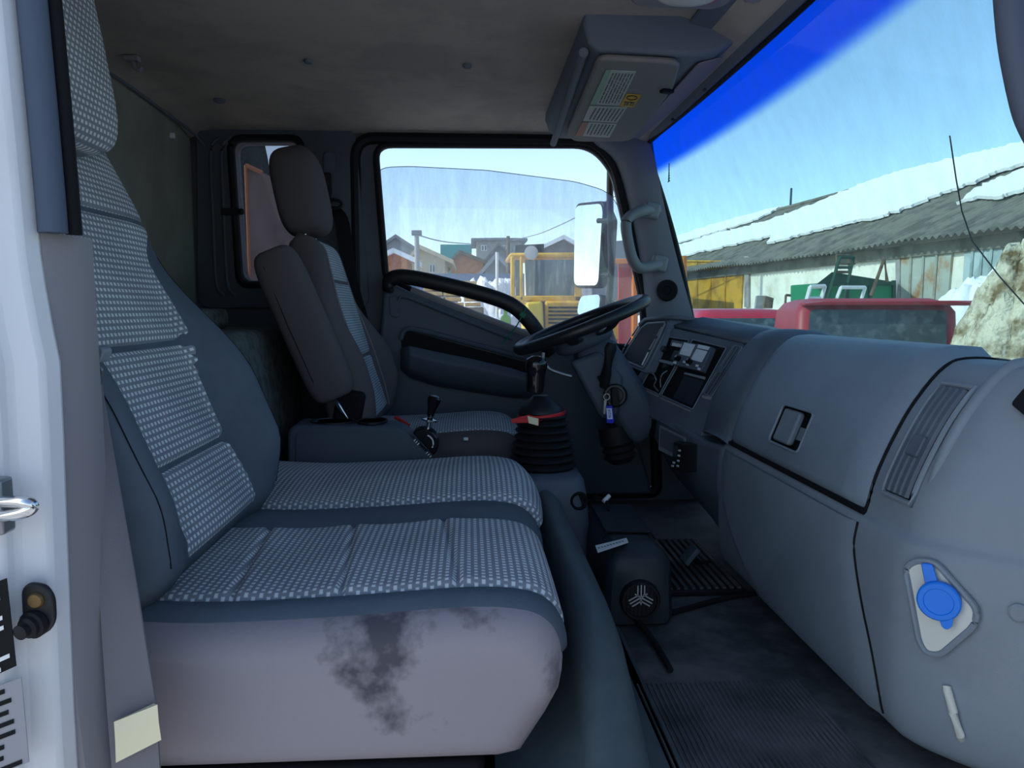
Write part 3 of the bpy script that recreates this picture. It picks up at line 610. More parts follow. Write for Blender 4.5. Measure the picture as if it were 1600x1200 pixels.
# ================================================================== CONSOLE, LEVERS, HUMP, HEATER
cs = thing('centre_console', 'low dark console box with two round cup wells between the seats', 'console', (-.3, 1.78, -.62))
zt = P(550, 668, 1.725).z
def CP(u, v): return P(u, v, 1.725)
prof = rpoly([CP(449, 730), CP(449, 664), CP(628, 668), CP(672, 712), CP(676, 760), CP(449, 770)], [0, .03, .03, .01, 0, 0], 5)
body = MB(); body.loft([prof, [q + V((-.004, .112, .0)) for q in prof]]); body.build('console_body', G['door'], cs, bevel=.006)
sd = MB(); sd.slab(rpoly([CP(462, 676), CP(626, 675), CP(660, 712), CP(664, 770), CP(462, 770)], .012, 3), (0, -.003, 0)); sd.build('side_panel', G['door'], cs, bevel=.002)
for x0, x1 in [(485, 552), (558, 603)]:
    a_, b_ = PZ(x0, 663, zt + .0), PZ(x1, 663, zt)
    c_ = (a_ + b_) / 2; c_.y = 1.79; rx = abs(b_.x - a_.x) / 2
    cup = MB(); cup.loft([[c_ + V((rx * k * math.cos(t), .046 * k * math.sin(t), h)) for t in [2 * PI * i / 28 for i in range(28)]] for k, h in [(1.06, .003), (1.06, .008), (.97, .008), (.95, .004)]], caps=False); cup.build('cup_rim', G['black'], cs)
    cup = MB(); cup.loft([[c_ + V((rx * k * math.cos(t), .046 * k * math.sin(t), .0055)) for t in [2 * PI * i / 28 for i in range(28)]] for k in (.96, .5, .05)]); cup.build('well_shade', G['void'], cs)  # flat near-black disc paints the shade down the well
pb = thing('parking_brake_valve', 'black knobbed brake valve lever with white markings on the console front', 'lever', P(668, 712, 1.75))
dp = MB(); ctr = P(661, 694, 1.715)
half = [ctr + (V((math.cos(a), 0, math.sin(a))) * .036) for a in ramp(math.radians(-48), math.radians(132), 18)]
dp.slab(half, (0, .05, 0)); dp.build('lever_housing', G['blackgloss'], pb, bevel=.003)
am = MB(); am.tube([ctr + V((.004, -.002, .002)) + V((math.cos(a), 0, math.sin(a))) * .02 for a in ramp(math.radians(-30), math.radians(70), 10)], .0018, 6); am.build('arc_mark', G['white'], pb)
for k in (0, 1):
    q = ctr + V((-.019, -.002, .010)) if k == 0 else ctr + V((.009, -.002, -.020))
    m_ = MB()
    for i in range(3): m_.cbox(q + V((.004 * i, 0, -.0045 * i)), (.0022, .001, .006), RY(.8))
    m_.build('position_mark', G['white'], pb)
sh = MB(); sh.tube([P(667, 684, 1.74), P(672, 650, 1.74)], .006, 12); sh.build('lever_shaft', G['chrome'], pb)
MB().lathe(P(671, 656, 1.74), (P(677, 620, 1.74) - P(671, 656, 1.74)), [(.006, -.006), (.020, -.002), (.020, .002), (.007, .006)], 20).build('lever_collar', G['chrome'], pb)
ax = P(679, 622, 1.74) - P(672, 652, 1.74)
MB().lathe(P(672, 652, 1.74), ax, [(.006, 0), (.008, .004), (.010, .018), (.016, .038), (.018, .046), (.014, .052), (.004, .054)], 20).build('lever_knob', G['blackgloss'], pb)
rl = MB(); rl.tube([P(618, 652, 1.90), P(632, 660, 1.885), P(640, 665, 1.88)], .0045, 8); rl = rl.build('buckle_release', G['red']); tag(rl, 'red seat belt release sticking up behind the console', 'buckle')

# --- hump
hp = MB(); prf = [(.03, -.58), (.10, -.56), (.128, -.50), (.142, -.43), (.165, -.405), (.19, -.42), (.208, -.45), (.222, -.50), (.232, -.57), (.245, -.615), (.275, -.6435), (.30, -.6445)]
prf = [(q.x, q.y) for q in crom([V(q) for q in prf], 5)]
hp.loft([[V((x, y, -.645 + (z + .645) * (1 - .8 * sm(1.05, .72, y)))) for x, z in prf] + [V((.30, y, -.645)), V((.03, y, -.645))] for y in ramp(.70, 1.62, 12)])
hp = tag(hp.build('engine_hump', G['hump'], smooth=60), 'dark rubber-covered engine hump in front of the bench', 'engine cover')
st_ = MB(); st_.box(-.44, .015, .84, 1.70, -.645, -.541); tag(st_.build('seat_riser', G['void'], bevel=.01), 'black riser box under the passenger bench', 'riser')
# --- gear pedestal and lever
pd = thing('gear_pedestal', 'grey moulded gear lever pedestal beside the engine hump', 'pedestal', (.19, 1.78, -.64))
GC = V((.178, 1.79, -.39))
ped = MB(); ped.loft([[GC + V((dx * sx + ox, dy * sx, dz)) for dx, dy in [(q.x, q.y) for q in rpoly([V((-.085, -.12)), V((.09, -.12)), (.09, .05), (-.085, .05)], .04, 5)]] for sx, ox, dz in [(1.12, .006, -.255), (1.10, .005, -.15), (1.06, .003, -.06), (1.0, 0, -.012), (.9, 0, 0)]])
ped.build('pedestal_body', G['dash_dark'], pd, smooth=60)
p = P(905, 783, 1.664); nn = V((.0, -1, .05)).normalized()
MB().lathe(p, nn, [(.021, -.02), (.021, .001), (.018, .003), (.015, .002), (.014, -.004), (.002, -.004)], 24).build('bolt_recess', G['void'], pd)
gl = thing('gear_lever', 'black gear lever with a pleated rubber boot and a red tag strap', 'gear lever', (.178, 1.79, -.39))
bo = MB(); pr = []; N = 8
for i in range(N):
    k = i / N; r0 = .083 - .026 * k ** 1.1; h = .138 * k
    pr += [(r0 - .009, h), (r0 - .004, h + .003), (r0 + .001, h + .0075), (r0 - .001, h + .0105), (r0 - .009, h + .0145)]
bo.lathe(GC, (0, 0, 1), [(.07, -.002)] + pr + [(.045, .140)], 36); bo.build('lever_boot', G['rubber'], gl, smooth=50)
cn = MB(); q = GC + V((-.004, 0, .134)); cn.lathe(q, (-.03, 0, 1), [(.050, 0), (.056, .004), (.054, .012), (.040, .026), (.026, .038), (.020, .044), (.012, .044)], 28, sx=1.0); cn.build('boot_collar', G['black'], gl, smooth=50)
kb = MB(); b0 = P(836, 612, 1.79); b1 = P(838, 556, 1.79)
kp = [b0.lerp(b1, k) for k in ramp(0, 1, 12)]; rr2 = [.019, .020, .021, .021, .0215, .022, .0225, .0245, .026, .027, .026, .021, .010]
kb.tube(kp, rr2, 20, flat=(.85, 1.05)); kb.build('gear_knob', G['blackgloss'], gl, smooth=60)
MB().tube([P(848, 566, 1.79), P(849, 551, 1.79)], .004, 8).build('range_switch', G['steel'], gl)
bd = MB(); bd.tube([GC + V((-.004, 0, .131)) + V((.0575 * math.cos(t), .0575 * math.sin(t), .006 * math.cos(t))) for t in [2 * PI * i / 32 for i in range(32)]], .006, 8, closed=True, flat=(.35, 1)); bd = bd.build('tag_strap', G['red'], gl, label='red plastic tag strap')
tl = MB(); tl.slab([P(798, 655, 1.725), P(826, 648, 1.725), P(842, 652, 1.722), P(842, 664, 1.722), P(826, 660, 1.725), P(800, 661, 1.725)], (0, -.003, 0)); tl.build('tag_tail', G['red'], bd)
MB().slab([P(824, 650, 1.720), P(841, 654, 1.718), P(841, 665, 1.718), P(826, 661, 1.720)], (0, -.002, 0)).build('tag_plate', G['cream'], bd)

# --- parking heater lying on the floor
ht = thing('parking_heater', 'black box heater with a round grille lying on the footwell floor', 'heater', (.33, 1.6, -.645))
hw = .076; hx = .342
hs = [[V((hx + dx * k, y, -.563 + dz * k + oz)) for dx, dz in [(q.x, q.y) for q in rpoly([V((-hw, -.078)), V((hw, -.078)), V((hw * .93, .05)), V((hw * .6, .078)), V((-hw * .6, .078)), V((-hw * .93, .05))], .018, 3)]] for y, k, oz in [(1.43, .80, -.014), (1.44, .92, -.005), (1.465, .985, 0), (1.50, 1.0, 0), (1.78, 1.0, 0), (1.80, .95, 0)]]
h_ = MB(); h_.loft(hs); h_.build('heater_shell', G['heater'], ht, smooth=40)
tpz = -.4835
cv = MB(); cv.slab(rpoly([V((hx - .050, 1.545, tpz)), V((hx + .050, 1.535, tpz)), V((hx + .052, 1.765, tpz)), V((hx - .046, 1.765, tpz))], .012, 3), (0, 0, .004)); cv.build('heater_top_cover', G['heater'], ht, bevel=.002)
sd_ = MB(); sd_.tube([V((hx - .070, 1.548, -.52)), V((hx - .046, 1.545, tpz + .002)), V((hx + .046, 1.535, tpz + .002)), V((hx + .070, 1.538, -.52))], .0018, 6); sd_.build('shell_seam', G['void'], ht)
gc = P(1000, 937, 1.425); gn = V((0, -1, .02)).normalized()
MB().lathe(gc, gn, [(.041, -.02), (.041, .004), (.038, .010), (.034, .010), (.033, .004)], 32).build('grille_ring', G['black'], ht)
MB().lathe(gc, gn, [(.034, -.01), (.034, .003), (.001, .003)], 32).build('grille_back', G['void'], ht)
for i in range(8):
    x = -.028 + i * .008; hh_ = math.sqrt(.033 ** 2 - x * x)
    MB().cbox(gc + V((x, -.005, 0)), (.0022, .003, 2 * hh_)).build('grille_bar', G['black'], ht)
em = MB(); q = gc + V((0, -.0085, .008))
for a in (90, 210, 330):
    for k, ln in ((-1, .9), (0, 1.0), (1, .9)):
        em.cbox(q + V((math.cos(math.radians(a)), 0, math.sin(math.radians(a)))) * .013 + V((-math.sin(math.radians(a)), 0, math.cos(math.radians(a)))) * (.0068 * k), (.026 * ln, .002, .0025), RY(-math.radians(a)))
for a in (30, 150, 270): em.cbox(q + V((math.cos(math.radians(a)), 0, math.sin(math.radians(a)))) * .008, (.014, .002, .0025), RY(-math.radians(a)))
em.build('grille_emblem', G['lamp'], ht, label='silver spoked emblem')
hl = MB(); hl.slab([PZ(930, 853, tpz + .0045), PZ(979, 841, tpz + .0045), PZ(982, 848, tpz + .0045), PZ(934, 864, tpz + .0045)], (0, 0, .001)); hl = hl.build('heater_label', G['white'], ht)
hl2 = MB()
for k in range(9):
    a_ = PZ(936 + k * 4.6, 856 - k * 1.3, tpz + .006); hl2.cbox(a_, (.004, .004, .0005))
hl2.build('label_print', G['print'], hl)
cb = MB(); cb.tube(crom([V((hx - .05, 1.775, -.49)), V((hx - .035, 1.765, -.462)), V((hx - .012, 1.735, -.468)), V((hx - .016, 1.70, -.479))], 5), .004, 8); cb = cb.build('heater_cable', G['rubber'], ht)
MB().tube([V((hx - .020, 1.740, -.466)), V((hx - .004, 1.752, -.455))], .0055, 10).build('cable_plug', G['white'], cb)
pc = MB(); pc.tube(crom([V((.33, 1.44, -.625)), V((.345, 1.38, -.634)), V((.352, 1.30, -.638)), V((.352, 1.235, -.638))], 5), .006, 8); tag(pc.build('fuel_hose', G['rubber']), 'short black hose stub on the floor in front of the heater', 'hose')
pc = MB(); pc.tube(crom([V((.40, 1.47, -.638)), V((.46, 1.50, -.638)), V((.56, 1.55, -.638)), V((.66, 1.58, -.638))], 5), .006, 8); tag(pc.build('floor_cable', G['rubber']), 'black cable running from the heater to under the dashboard', 'cable')
pdl = MB(); pdl.box(.40, .62, 1.58, 1.95, -.645, -.630); pdl = tag(pdl.build('drivers_mat', G['rubber'], bevel=.004), 'ribbed dark mat edge behind the heater', 'mat')
for i in range(12): MB().box(.41 + i * .0175, .418 + i * .0175, 1.585, 1.94, -.630, -.626).build('mat_ridge', G['floor'], pdl)
pq = P(1078, 866, 1.72); pe = thing('pedal', 'black ribbed pedal in the dark driver footwell', 'pedal', pq - V((0, 0, .05)))
MB().cbox(pq, (.05, .05, .012), RY(-.9)).build('pedal_pad', G['hump'], pe, bevel=.003)
MB().tube([pq, pq + V((.03, .02, -.03)), V((pq.x + .06, pq.y + .03, -.63))], .008, 8).build('pedal_arm', G['rubber'], pe)

# ================================================================== DASHBOARD
da = thing('dashboard', 'grey moulded dashboard with glovebox, air vents and centre stack under the windscreen', 'dashboard', (.72, 1.6, -.62))
UP = [(q.x, q.z) for q in [P(u, v, 1.09) for u, v in [(1345, 806), (1355, 792), (1368, 747), (1390, 697), (1420, 642), (1453, 597), (1477, 573), (1500, 562)]]]
UP = UP + [(.80, -.078), (.86, -.092), (.945, -.15)]
UPc = [(q.x, q.y) for q in crom([V(q) for q in UP], 5)]
fu, LU = path_fn(UPc)
IR = 7 * 5                                                     # index of the ridge
def DS(y, s, off=0):
    p_, n_ = fu(s); return V((p_.x + n_.x * off, y, p_.y + n_.y * off))
LOW = [(q.x, q.y) for q in crom([V(q) for q in [(.930, -.62), (.70, -.625), (.625, -.615), (.600, -.575), (.593, -.48), (.594, -.38), (.601, -.325)]], 5)]
def shf(y): return 2.6 * max(0, .975 - y) ** 1.55
sec = LOW + UPc
def section(y, o=0): return [V((min(x + shf(y) * (1.0 if x < .9 else .2), .97), y, z)) for x, z in sec]
tpS = [(q[0], q[1]) for q in UPc[30:]] + [(.94, -.22), (.72, -.14)]
MB().loft([[V((x, y, z)) for x, z in tpS] for y in (2.37, 2.2, 1.9, 1.70)]).build('dash_top', G['dash_dark'], da, smooth=55)
b = MB(); b.loft([section(y) for y in [1.70, 1.66, 1.5, 1.3, 1.12, 1.05, 1.0, .985, .97, .955, .94, .92, .90, .88, .86, .84, .82, .80, .78]])
b.build('dash_body', G['dash'], da, smooth=55)
# glovebox lid with a real recess for the paddle
s_of = lambda z0: min(ramp(0, LU, 400), key=lambda s: abs(fu(s)[0].y - z0) + (10 if s > LU * .8 else 0))
sB, sT = s_of(-.312), s_of(-.0785)
cA, cB_ = PL(1198, 690, V((.625, 1.35, -.25)), V((-.75, 0, .45)).normalized()), None
ya_, yb_ = 1.318, 1.452; sa_, sb_ = s_of(-.272), s_of(-.200)
us = sorted(set([round(q, 5) for q in ramp(1.093, ya_, 8) + ramp(ya_, yb_, 5) + ramp(yb_, 1.672, 8)])); vs = sorted(set([round(q, 5) for q in ramp(sB, sa_, 4) + ramp(sa_, sb_, 6) + ramp(sb_, sT, 20)]))
def lidf(y, s):
    e = min(1, min(y - 1.093, 1.672 - y) / .012, (s - sB) / .012); return DS(y, s, .002 + .016 * math.sqrt(max(0, 1 - (1 - e) ** 2)))
l = MB(); l.grid(lidf, us, vs, skip=lambda y, s: ya_ < y < yb_ and sa_ < s < sb_)
lid = l.build('glovebox_lid', G['lid'], da, smooth=60)
rc = MB(); rim = [(ya_, sa_), (yb_, sa_), (yb_, sb_), (ya_, sb_)]
rc.loft([[DS(y, s, .018) for y, s in rim], [DS(y, s, .0015) for y, s in rim]], caps=False); rc.face([rc.bm.verts.new(DS(y, s, .0015)) for y, s in rim]); rc.build('latch_recess', G['void'], lid)  # near-black lining paints the shade inside this shallow recess
rm = MB(); rm.tube([q for q in rpoly([DS(y, s, .0185) for y, s in rim], .012, 4)], .003, 8, closed=True); rm.build('recess_rim', G['lid'], lid)
pa = MB(); pq = [(ya_ + .058, sa_ + .005), (yb_ - .004, sa_ + .005), (yb_ - .004, sb_ - .005), (ya_ + .058, sb_ - .005)]
pa.loft([rpoly([DS(y, s, h) for y, s in pq], .008, 3) for h in (.002, .015)]); pa.build('latch_paddle', G['dash'], lid, bevel=.004)
gap = MB(); gap.tube([DS(y, sB - .004, .004) for y in ramp(1.085, 1.675, 12)], .0055, 8); gap.build('lid_gap', G['void'], da)
for yy in (1.0875, 1.677):
    gap = MB(); gap.tube([DS(yy, s, .0015) for s in ramp(sB, sT + .03, 24)], .0022, 6); gap.build('panel_joint', G['void'], da)
# lower glovebox panel
def lowf(y, k):
    i = k * (len(LOW) - 1); a_ = LOW[int(i)]; b_ = LOW[min(int(i) + 1, len(LOW) - 1)]; t = i - int(i)
    return (a_[0] * (1 - t) + b_[0] * t, a_[1] * (1 - t) + b_[1] * t)
def lowp(y, k):
    yy = y + .10 * sm(.9, .5, k) * sm(1.4, 1.0, y) * -1 + (.22 * sm(.75, .40, k) * -1 * sm(1.45, 1.68, y)); x, z = lowf(yy, k); e = min(1, min(y - 1.09, 1.685 - y) / .012)
    return V((x - .007 * e, yy, z))
lp = MB(); lp.grid(lowp, ramp(1.09, 1.685, 24), ramp(.42, .985, 24)); lp.build('knee_panel', G['dash'], da, smooth=60)
jn = MB(); jn.tube([lowp(1.089, k) + V((-.001, -.002, 0)) for k in ramp(.45, .985, 24)], .0022, 6); jn.build('panel_joint', G['void'], da)
# ridge moulding round the near end
rg = MB(); rgp = [V((x + .006, .972, z)) for x, z in UPc[6:IR + 8]]; rg.tube(rgp, [.010 * sm(0, 12, i) + .0005 for i in range(len(rgp))], 10); rg.build('end_ridge', G['dash'], da)
# near air vent
vn = MB(); vq = lambda y, s, o: DS(y, s, o)
s0, s1 = s_of(-.275), s_of(-.112)
frm = [vq(.985, s, .003) for s in ramp(s0, s1, 12)] + [vq(1.055, s, .003) for s in ramp(s1, s0, 12)]
vn.tube(frm, .0045, 8, closed=True); vent = vn.build('air_vent', G['dash'], da)
vb = MB(); vb.grid(lambda s, y: DS(y, s, .002), ramp(s0, s1, 16), [.987, 1.053]); vb.build('vent_back', G['void'], vent)
for k in range(4):
    y = .994 + k * .0145; vb = MB(); vb.loft([[DS(y, s, .003), DS(y + .010, s, .003), DS(y + .012, s, .007), DS(y + .004, s, .007)] for s in ramp(s0 + .006, s1 - .006, 14)]); vb.build('vent_slat', G['dash_dark'], vent)
sc_ = (s0 + s1) / 2 - .012; kn = MB(); kn.loft([rpoly([DS(y, s, h) for y, s in [(1.004, sc_ - .016), (1.032, sc_ - .016), (1.032, sc_ + .016), (1.004, sc_ + .016)]], .003, 2) for h in (.004, .012)]); kn.build('vent_knob', G['dash_dark'], vent, bevel=.002)
# end panel: filler recess with blue cap, screw, slot, defroster outlet
EO = V((.601 + shf(.925), .925, -.36)); EN = V((-.80, -1.0, 0)).normalized()
_fz = sorted([(z, x) for x, z in LOW + UPc[:IR + 1] if x < .8])
def xz_(z):
    for a, b in zip(_fz, _fz[1:]):
        if a[0] <= z <= b[0]: return a[1] + (b[1] - a[1]) * (z - a[0]) / max(1e-9, b[0] - a[0])
    return _fz[0][1] if z < _fz[0][0] else _fz[-1][1]
def EP(u, v, off=0):                                            # point on the curved dash end
    d = ray(u, v); lo, hi = .5, 1.2
    for _ in range(40):
        k = (lo + hi) / 2; q = d * (k / d.y)
        if q.x < xz_(q.z) + shf(q.y): lo = k
        else: hi = k
    return d * (hi / d.y) + EN * off
tri = rpoly([EP(1416, 885), EP(1432, 874), EP(1462, 876), EP(1528, 950), EP(1524, 975), EP(1470, 1021), EP(1448, 1018), EP(1437, 1000)], .014, 5)
wt = MB(); wt.slab([q + EN * .007 for q in tri], -EN * .03); wt = wt.build('filler_recess', G['bottle'], da, label='white three-cornered washer filler recess')
MB().tube([q + EN * .006 for q in tri], .0045, 8, closed=True).build('recess_rim', G['dash'], wt)
cc = EP(1469, 933, .010)
cp = MB(); cp.lathe(cc, EN, [(.024, 0), (.026, .002), (.026, .009), (.024, .011), (.018, .011), (.017, .0095), (.002, .0095)], 36); cp = cp.build('filler_cap', G['blue'], wt, label='round blue plastic filler cap')
MB().slab(rpoly([EP(1441, 875, .011), EP(1459, 877, .011), EP(1470, 912, .013), EP(1448, 910, .013)], .003, 2), EN * .004).build('cap_strap', G['blue'], cp, bevel=.001)
MB().slab(rpoly([EP(1470, 962, .012), EP(1491, 958, .012), EP(1490, 972, .012), EP(1482, 978, .012), EP(1474, 974, .012)], .004, 3), EN * .005).build('cap_tab', G['blue'], cp, bevel=.001)
MB().tube([EP(1480, 1072, .001), EP(1481, 1078, .004), EP(1490, 1110, .005), EP(1500, 1145, .005), EP(1512, 1185, .005), EP(1524, 1225, .005)], .0058, 10).build('level_slot', G['bottle'], da, label='pale vertical level strip')
MB().lathe(EP(1592, 957, .002), EN, [(.012, -.01), (.012, .002), (.009, .004), (.002, .003)], 20).build('trim_screw', G['dash'], da)
dfz = MB(); dfz.slab(rpoly([EP(1580, 630, .012), EP(1600, 606, .012), EP(1640, 600, .012), EP(1640, 690, .012), EP(1604, 650, .012)], .004, 3), -EN * .03); dfz.build('side_outlet', G['void'], da)
# --- padded rib between glovebox and stack
def ribsec(y, o, k): return [DS(y, s, o) + V((k, 0, 0)) for s in ramp(sB - .01, LU * .93, 44)] + [V((.93, y, -.14)), V((.70, y, -.32))]
rb = MB(); rb.loft([ribsec(1.674, -.006, 0), ribsec(1.678, .008, 0), ribsec(1.69, .020, 0), ribsec(1.71, .027, 0), ribsec(1.75, .028, -.004), ribsec(1.79, .026, -.010), ribsec(1.80, .010, -.010)]); rb.build('padded_rib', G['dash_dark'], da, smooth=60)
# --- centre stack fascia (turned towards the driver)
NT, NB_, FT = P(1162, 538, 1.80), P(1090, 690, 1.80), P(1050, 512, 2.06)
SN = (NB_ - NT).cross(FT - NT).normalized()
if SN.x > 0: SN = -SN
def S(u, v, o=0): return PL(u, v, NT, SN) + SN * o
sk_ = MB(); out = rpoly([S(1052, 512), S(1163, 537), S(1090, 692), S(1004, 645), S(978, 622), S(990, 596)], [.01, .01, .012, .02, .01, .01], 3)
st_body = MB(); st_body.loft([[q + V((.16, 0, -.02)) for q in out], [q - SN * .006 for q in out], out]); stk = st_body.build('stack_fascia', G['dash_dark'], da, bevel=.004)
tpv = MB(); tpv.loft([[S(1052, 512, -.004), S(1163, 537, -.004)], [S(1052, 512, -.004) + V((.08, .0, .022)), S(1163, 537, -.004) + V((.07, 0, .006))], [V((.86, 2.10, -.06)), V((.86, 1.72, -.085))]], closed=False); tpv.build('stack_top', G['dash_dark'], da, solid=.01)
def recess(px, depth, nm, m, parent, rr=.004):  # flat sheet, nothing sunk in; its near-black colour paints the recess shade
    lp_ = rpoly([S(u, v, .0015) for u, v in px], rr, 3); q = MB(); q.slab(lp_, -SN * .002); o = q.build(nm, m, parent)
    e = MB(); e.tube([p_ + SN * .001 for p_ in lp_], .0016, 6, closed=True); e.build('bay_edge', G['dash'], o); return o
bayL = recess([(1046, 527), (1078, 532), (1031, 617), (1003, 604)], .02, 'instrument_bay', G['void'], stk)
bayR = recess([(1083, 531), (1136, 544), (1083, 640), (1034, 618)], .02, 'radio_bay', G['void'], stk)
def patch(px, o0, o1, nm, m, parent, bev=.001, rr=.0015, label=None):
    q = MB(); q.loft([rpoly([S(u, v, o0) for u, v in px], rr, 2), rpoly([S(u, v, o1) for u, v in px], rr, 2)]); return q.build(nm, m, parent, bevel=bev, label=label)
shelf = patch([(1033, 562), (1054, 567), (1052, 572), (1031, 566)], .001, .008, 'bay_shelf', G['dash'], bayL)
cl_ = patch([(1052, 532), (1073, 536), (1070, 545), (1049, 541)], .001, .006, 'switch_strip', G['dash_dark'], bayL)
for i in range(8): patch([(1054 + i * 2.2, 536.5 + i * .4), (1055.2 + i * 2.2, 536.7 + i * .4), (1053.6 + i * 2.2, 542 + i * .4), (1052.4 + i * 2.2, 541.8 + i * .4)], .006, .0075, 'switch_tick', G['white'], cl_, 0)
for u, v in [(1040, 547), (1043, 574), (1025, 592)]:
    q = MB(); q.lathe(S(u, v, 0), SN, [(.009, 0), (.009, .010), (.007, .014), (.001, .014)], 16); q.build('bay_knob', G['black'], bayL)
patch([(1056, 548), (1066, 550), (1058, 566), (1049, 563)], .002, .006, 'lighter_plate', G['black'], bayL)
q = MB(); q.tube(crom([S(1020, 584, .006), S(1028, 588, .016), S(1030, 596, .012), S(1026, 604, .010), S(1030, 612, .004)], 4), .0022, 6); q.build('loose_wire', G['steel'], bayL)
q = MB(); q.tube(crom([S(1044, 580, .004), S(1040, 588, .014), S(1036, 596, .010), S(1034, 606, .004)], 4), .0018, 6); q.build('loose_wire', G['steel'], bayL)
rd = patch([(1075, 537), (1120, 546), (1103, 584), (1059, 573)], .001, .018, 'tape_deck', G['dash_dark'], bayR, .002, label='old cassette deck with pale grey face')
patch([(1077, 539), (1094, 542.5), (1085, 561), (1069, 557)], .018, .0195, 'deck_button_panel', G['screen'], rd, .0004)
tri_ = patch([(1081, 548), (1082, 554), (1073, 553)], .0195, .0205, 'play_mark', G['white'], rd, 0)
patch([(1099, 542), (1117, 546), (1114, 551), (1097, 547.5)], .018, .0195, 'deck_slot', G['screen'], rd, .0004)
patch([(1096, 549), (1113, 553), (1104, 570), (1087, 565.5)], .018, .0195, 'deck_window', G['screen'], rd, .0004)
for i, (u, v) in enumerate([(1068, 564), (1086, 569)]):
    q = MB(); q.lathe(S(u, v, .018), SN, [(.0085, 0), (.008, .010), (.001, .011)], 16); q.build('deck_knob', G['blackgloss'], rd)
for u, v in [(1062, 570), (1077, 569), (1082, 573), (1097, 575), (1100, 580)]: patch([(u - 2, v - 2), (u + 2.4, v - 1), (u + 1.6, v + 2.4), (u - 2.6, v + 1.4)], .018, .0192, 'deck_button', G['screen'], rd, 0, .0004)
patch([(1073, 583), (1104, 590), (1102, 594), (1071, 586)], .001, .008, 'bay_shelf', G['dash'], bayR)
patch([(1070, 587), (1101, 595), (1082, 634), (1052, 622)], .001, .002, 'pocket_back', mat('pocket plastic', (34, 38, 52), .5, .4), bayR, 0)
sv = recess([(1148, 540), (1161, 543), (1113, 620), (1099, 615)], .02, 'air_vent', G['void'], stk)
for k in range(3):
    t = k / 3 + .05; a_, b_ = (1148 + 13 * t, 540 + 3 * t), (1099 + 14 * t, 615 + 5 * t)
    patch([a_, (a_[0] + 3, a_[1] + .7), (b_[0] + 3, b_[1] + .9), b_], .001, .004, 'vent_slat', G['dash_dark'], sv, 0, .0003)
patch([(1126, 572), (1136, 575), (1130, 585), (1120, 582)], .004, .008, 'vent_knob', G['dash_dark'], sv)
patch([(1099, 618), (1114, 621), (1111, 626), (1097, 622)], .001, .004, 'vent_thumbwheel', G['trimgrey'], sv)
patch([(1001, 605), (1030, 619), (1029, 621), (1000, 607)], .001, .003, 'fascia_line', G['trimgrey'], stk, 0, .0003)
patch([(1033, 621), (1080, 642), (1079, 644), (1032, 623)], .001, .003, 'fascia_line', G['trimgrey'], stk, 0, .0003)
patch([(997, 616), (1006, 618), (1004, 629), (995, 627)], .001, .008, 'hazard_switch', G['red'], stk)
for u, v in [(1014, 624), (1018, 629)]: patch([(u - 5, v - 2), (u + 4, v), (u + 3, v + 2), (u - 6, v)], .001, .003, 'mode_mark', G['print'], stk, 0, .0003)
# --- lower centre panel
lc = MB(); lc.loft([[V(q) for q in sect] for sect in [
    [(.595, 1.69, -.322), (.590, 1.69, -.42), (.605, 1.69, -.54), (.63, 1.69, -.60), (.92, 1.69, -.60), (.92, 1.69, -.33)],
    [(.572, 1.76, -.325), (.572, 1.76, -.41), (.60, 1.76, -.52), (.64, 1.76, -.58), (.92, 1.76, -.60), (.92, 1.76, -.33)],
    [(.505, 2.00, -.272), (.508, 2.00, -.35), (.56, 2.00, -.45), (.64, 2.00, -.52), (.92, 2.00, -.60), (.92, 2.00, -.30)],
    [(.490, 2.10, -.245), (.50, 2.10, -.30), (.56, 2.10, -.40), (.66, 2.10, -.48), (.92, 2.10, -.60), (.92, 2.10, -.28)]]])
lc.build('centre_lower_panel', G['dash_dark'], da, bevel=.012, seg=3, smooth=60)
A_, B_2, C_ = V((.572, 1.76, -.325)), V((.572, 1.76, -.41)), V((.505, 2.00, -.272))
LN = (B_2 - A_).cross(C_ - A_).normalized(); LN = -LN if LN.x > 0 else LN
def LPx(u, v, o=0): return PL(u, v, A_, LN) + LN * o
def lpatch(px, o0, o1, nm, m, parent, bev=.001, rr=.003, label=None):
    q = MB(); q.loft([rpoly([LPx(u, v, o0) for u, v in px], rr, 2), rpoly([LPx(u, v, o1) for u, v in px], rr, 2)]); return q.build(nm, m, parent, bevel=bev, label=label)
lpatch([(1009, 650), (1026, 657), (1023, 685), (1006, 676)], .001, .004, 'blank_socket', G['void'], da)
lpatch([(997, 648), (1004, 651), (1003, 668), (996, 664)], .001, .006, 'rocker_switch', G['black'], da)
ty = lpatch([(1032, 664), (1073, 684), (1068, 722), (1030, 703)], .001, .003, 'oddments_tray', G['dash'], da, .001)
lpatch([(1034, 668), (1070, 686), (1066, 714), (1033, 697)], .003, .004, 'tray_floor', G['dash_dark'], ty, 0)
rmc = thing('heater_controller', 'small black heater controller with a screen and buttons on the lower dash', 'controller', LPx(1078, 735))
q0 = MB(); q0.loft([[LPx(u, v, 0) for u, v in [(1064, 688), (1091, 694), (1089, 738), (1060, 729)]], [LPx(u, v, .022) for u, v in [(1064, 689), (1080, 694), (1076, 738), (1060, 731)]]]); q0.build('controller_case', G['black'], rmc, bevel=.003)
for px, nm in [([(1065, 695), (1071, 697), (1069, 715), (1063, 712)], 'controller_screen')]:
    lpatch(px, .022, .0232, nm, mat('lcd grey', (58, 66, 76), .2, .5), rmc, 0, .0006)
for u, v in [(1074, 703), (1073, 711), (1072, 719), (1065, 722), (1071, 727), (1063, 727)]:
    lpatch([(u - 1.6, v - 1.8), (u + 1.6, v - 1), (u + 1.4, v + 1.8), (u - 1.8, v + 1)], .022, .0236, 'controller_button', G['screen'], rmc, 0, .0004)
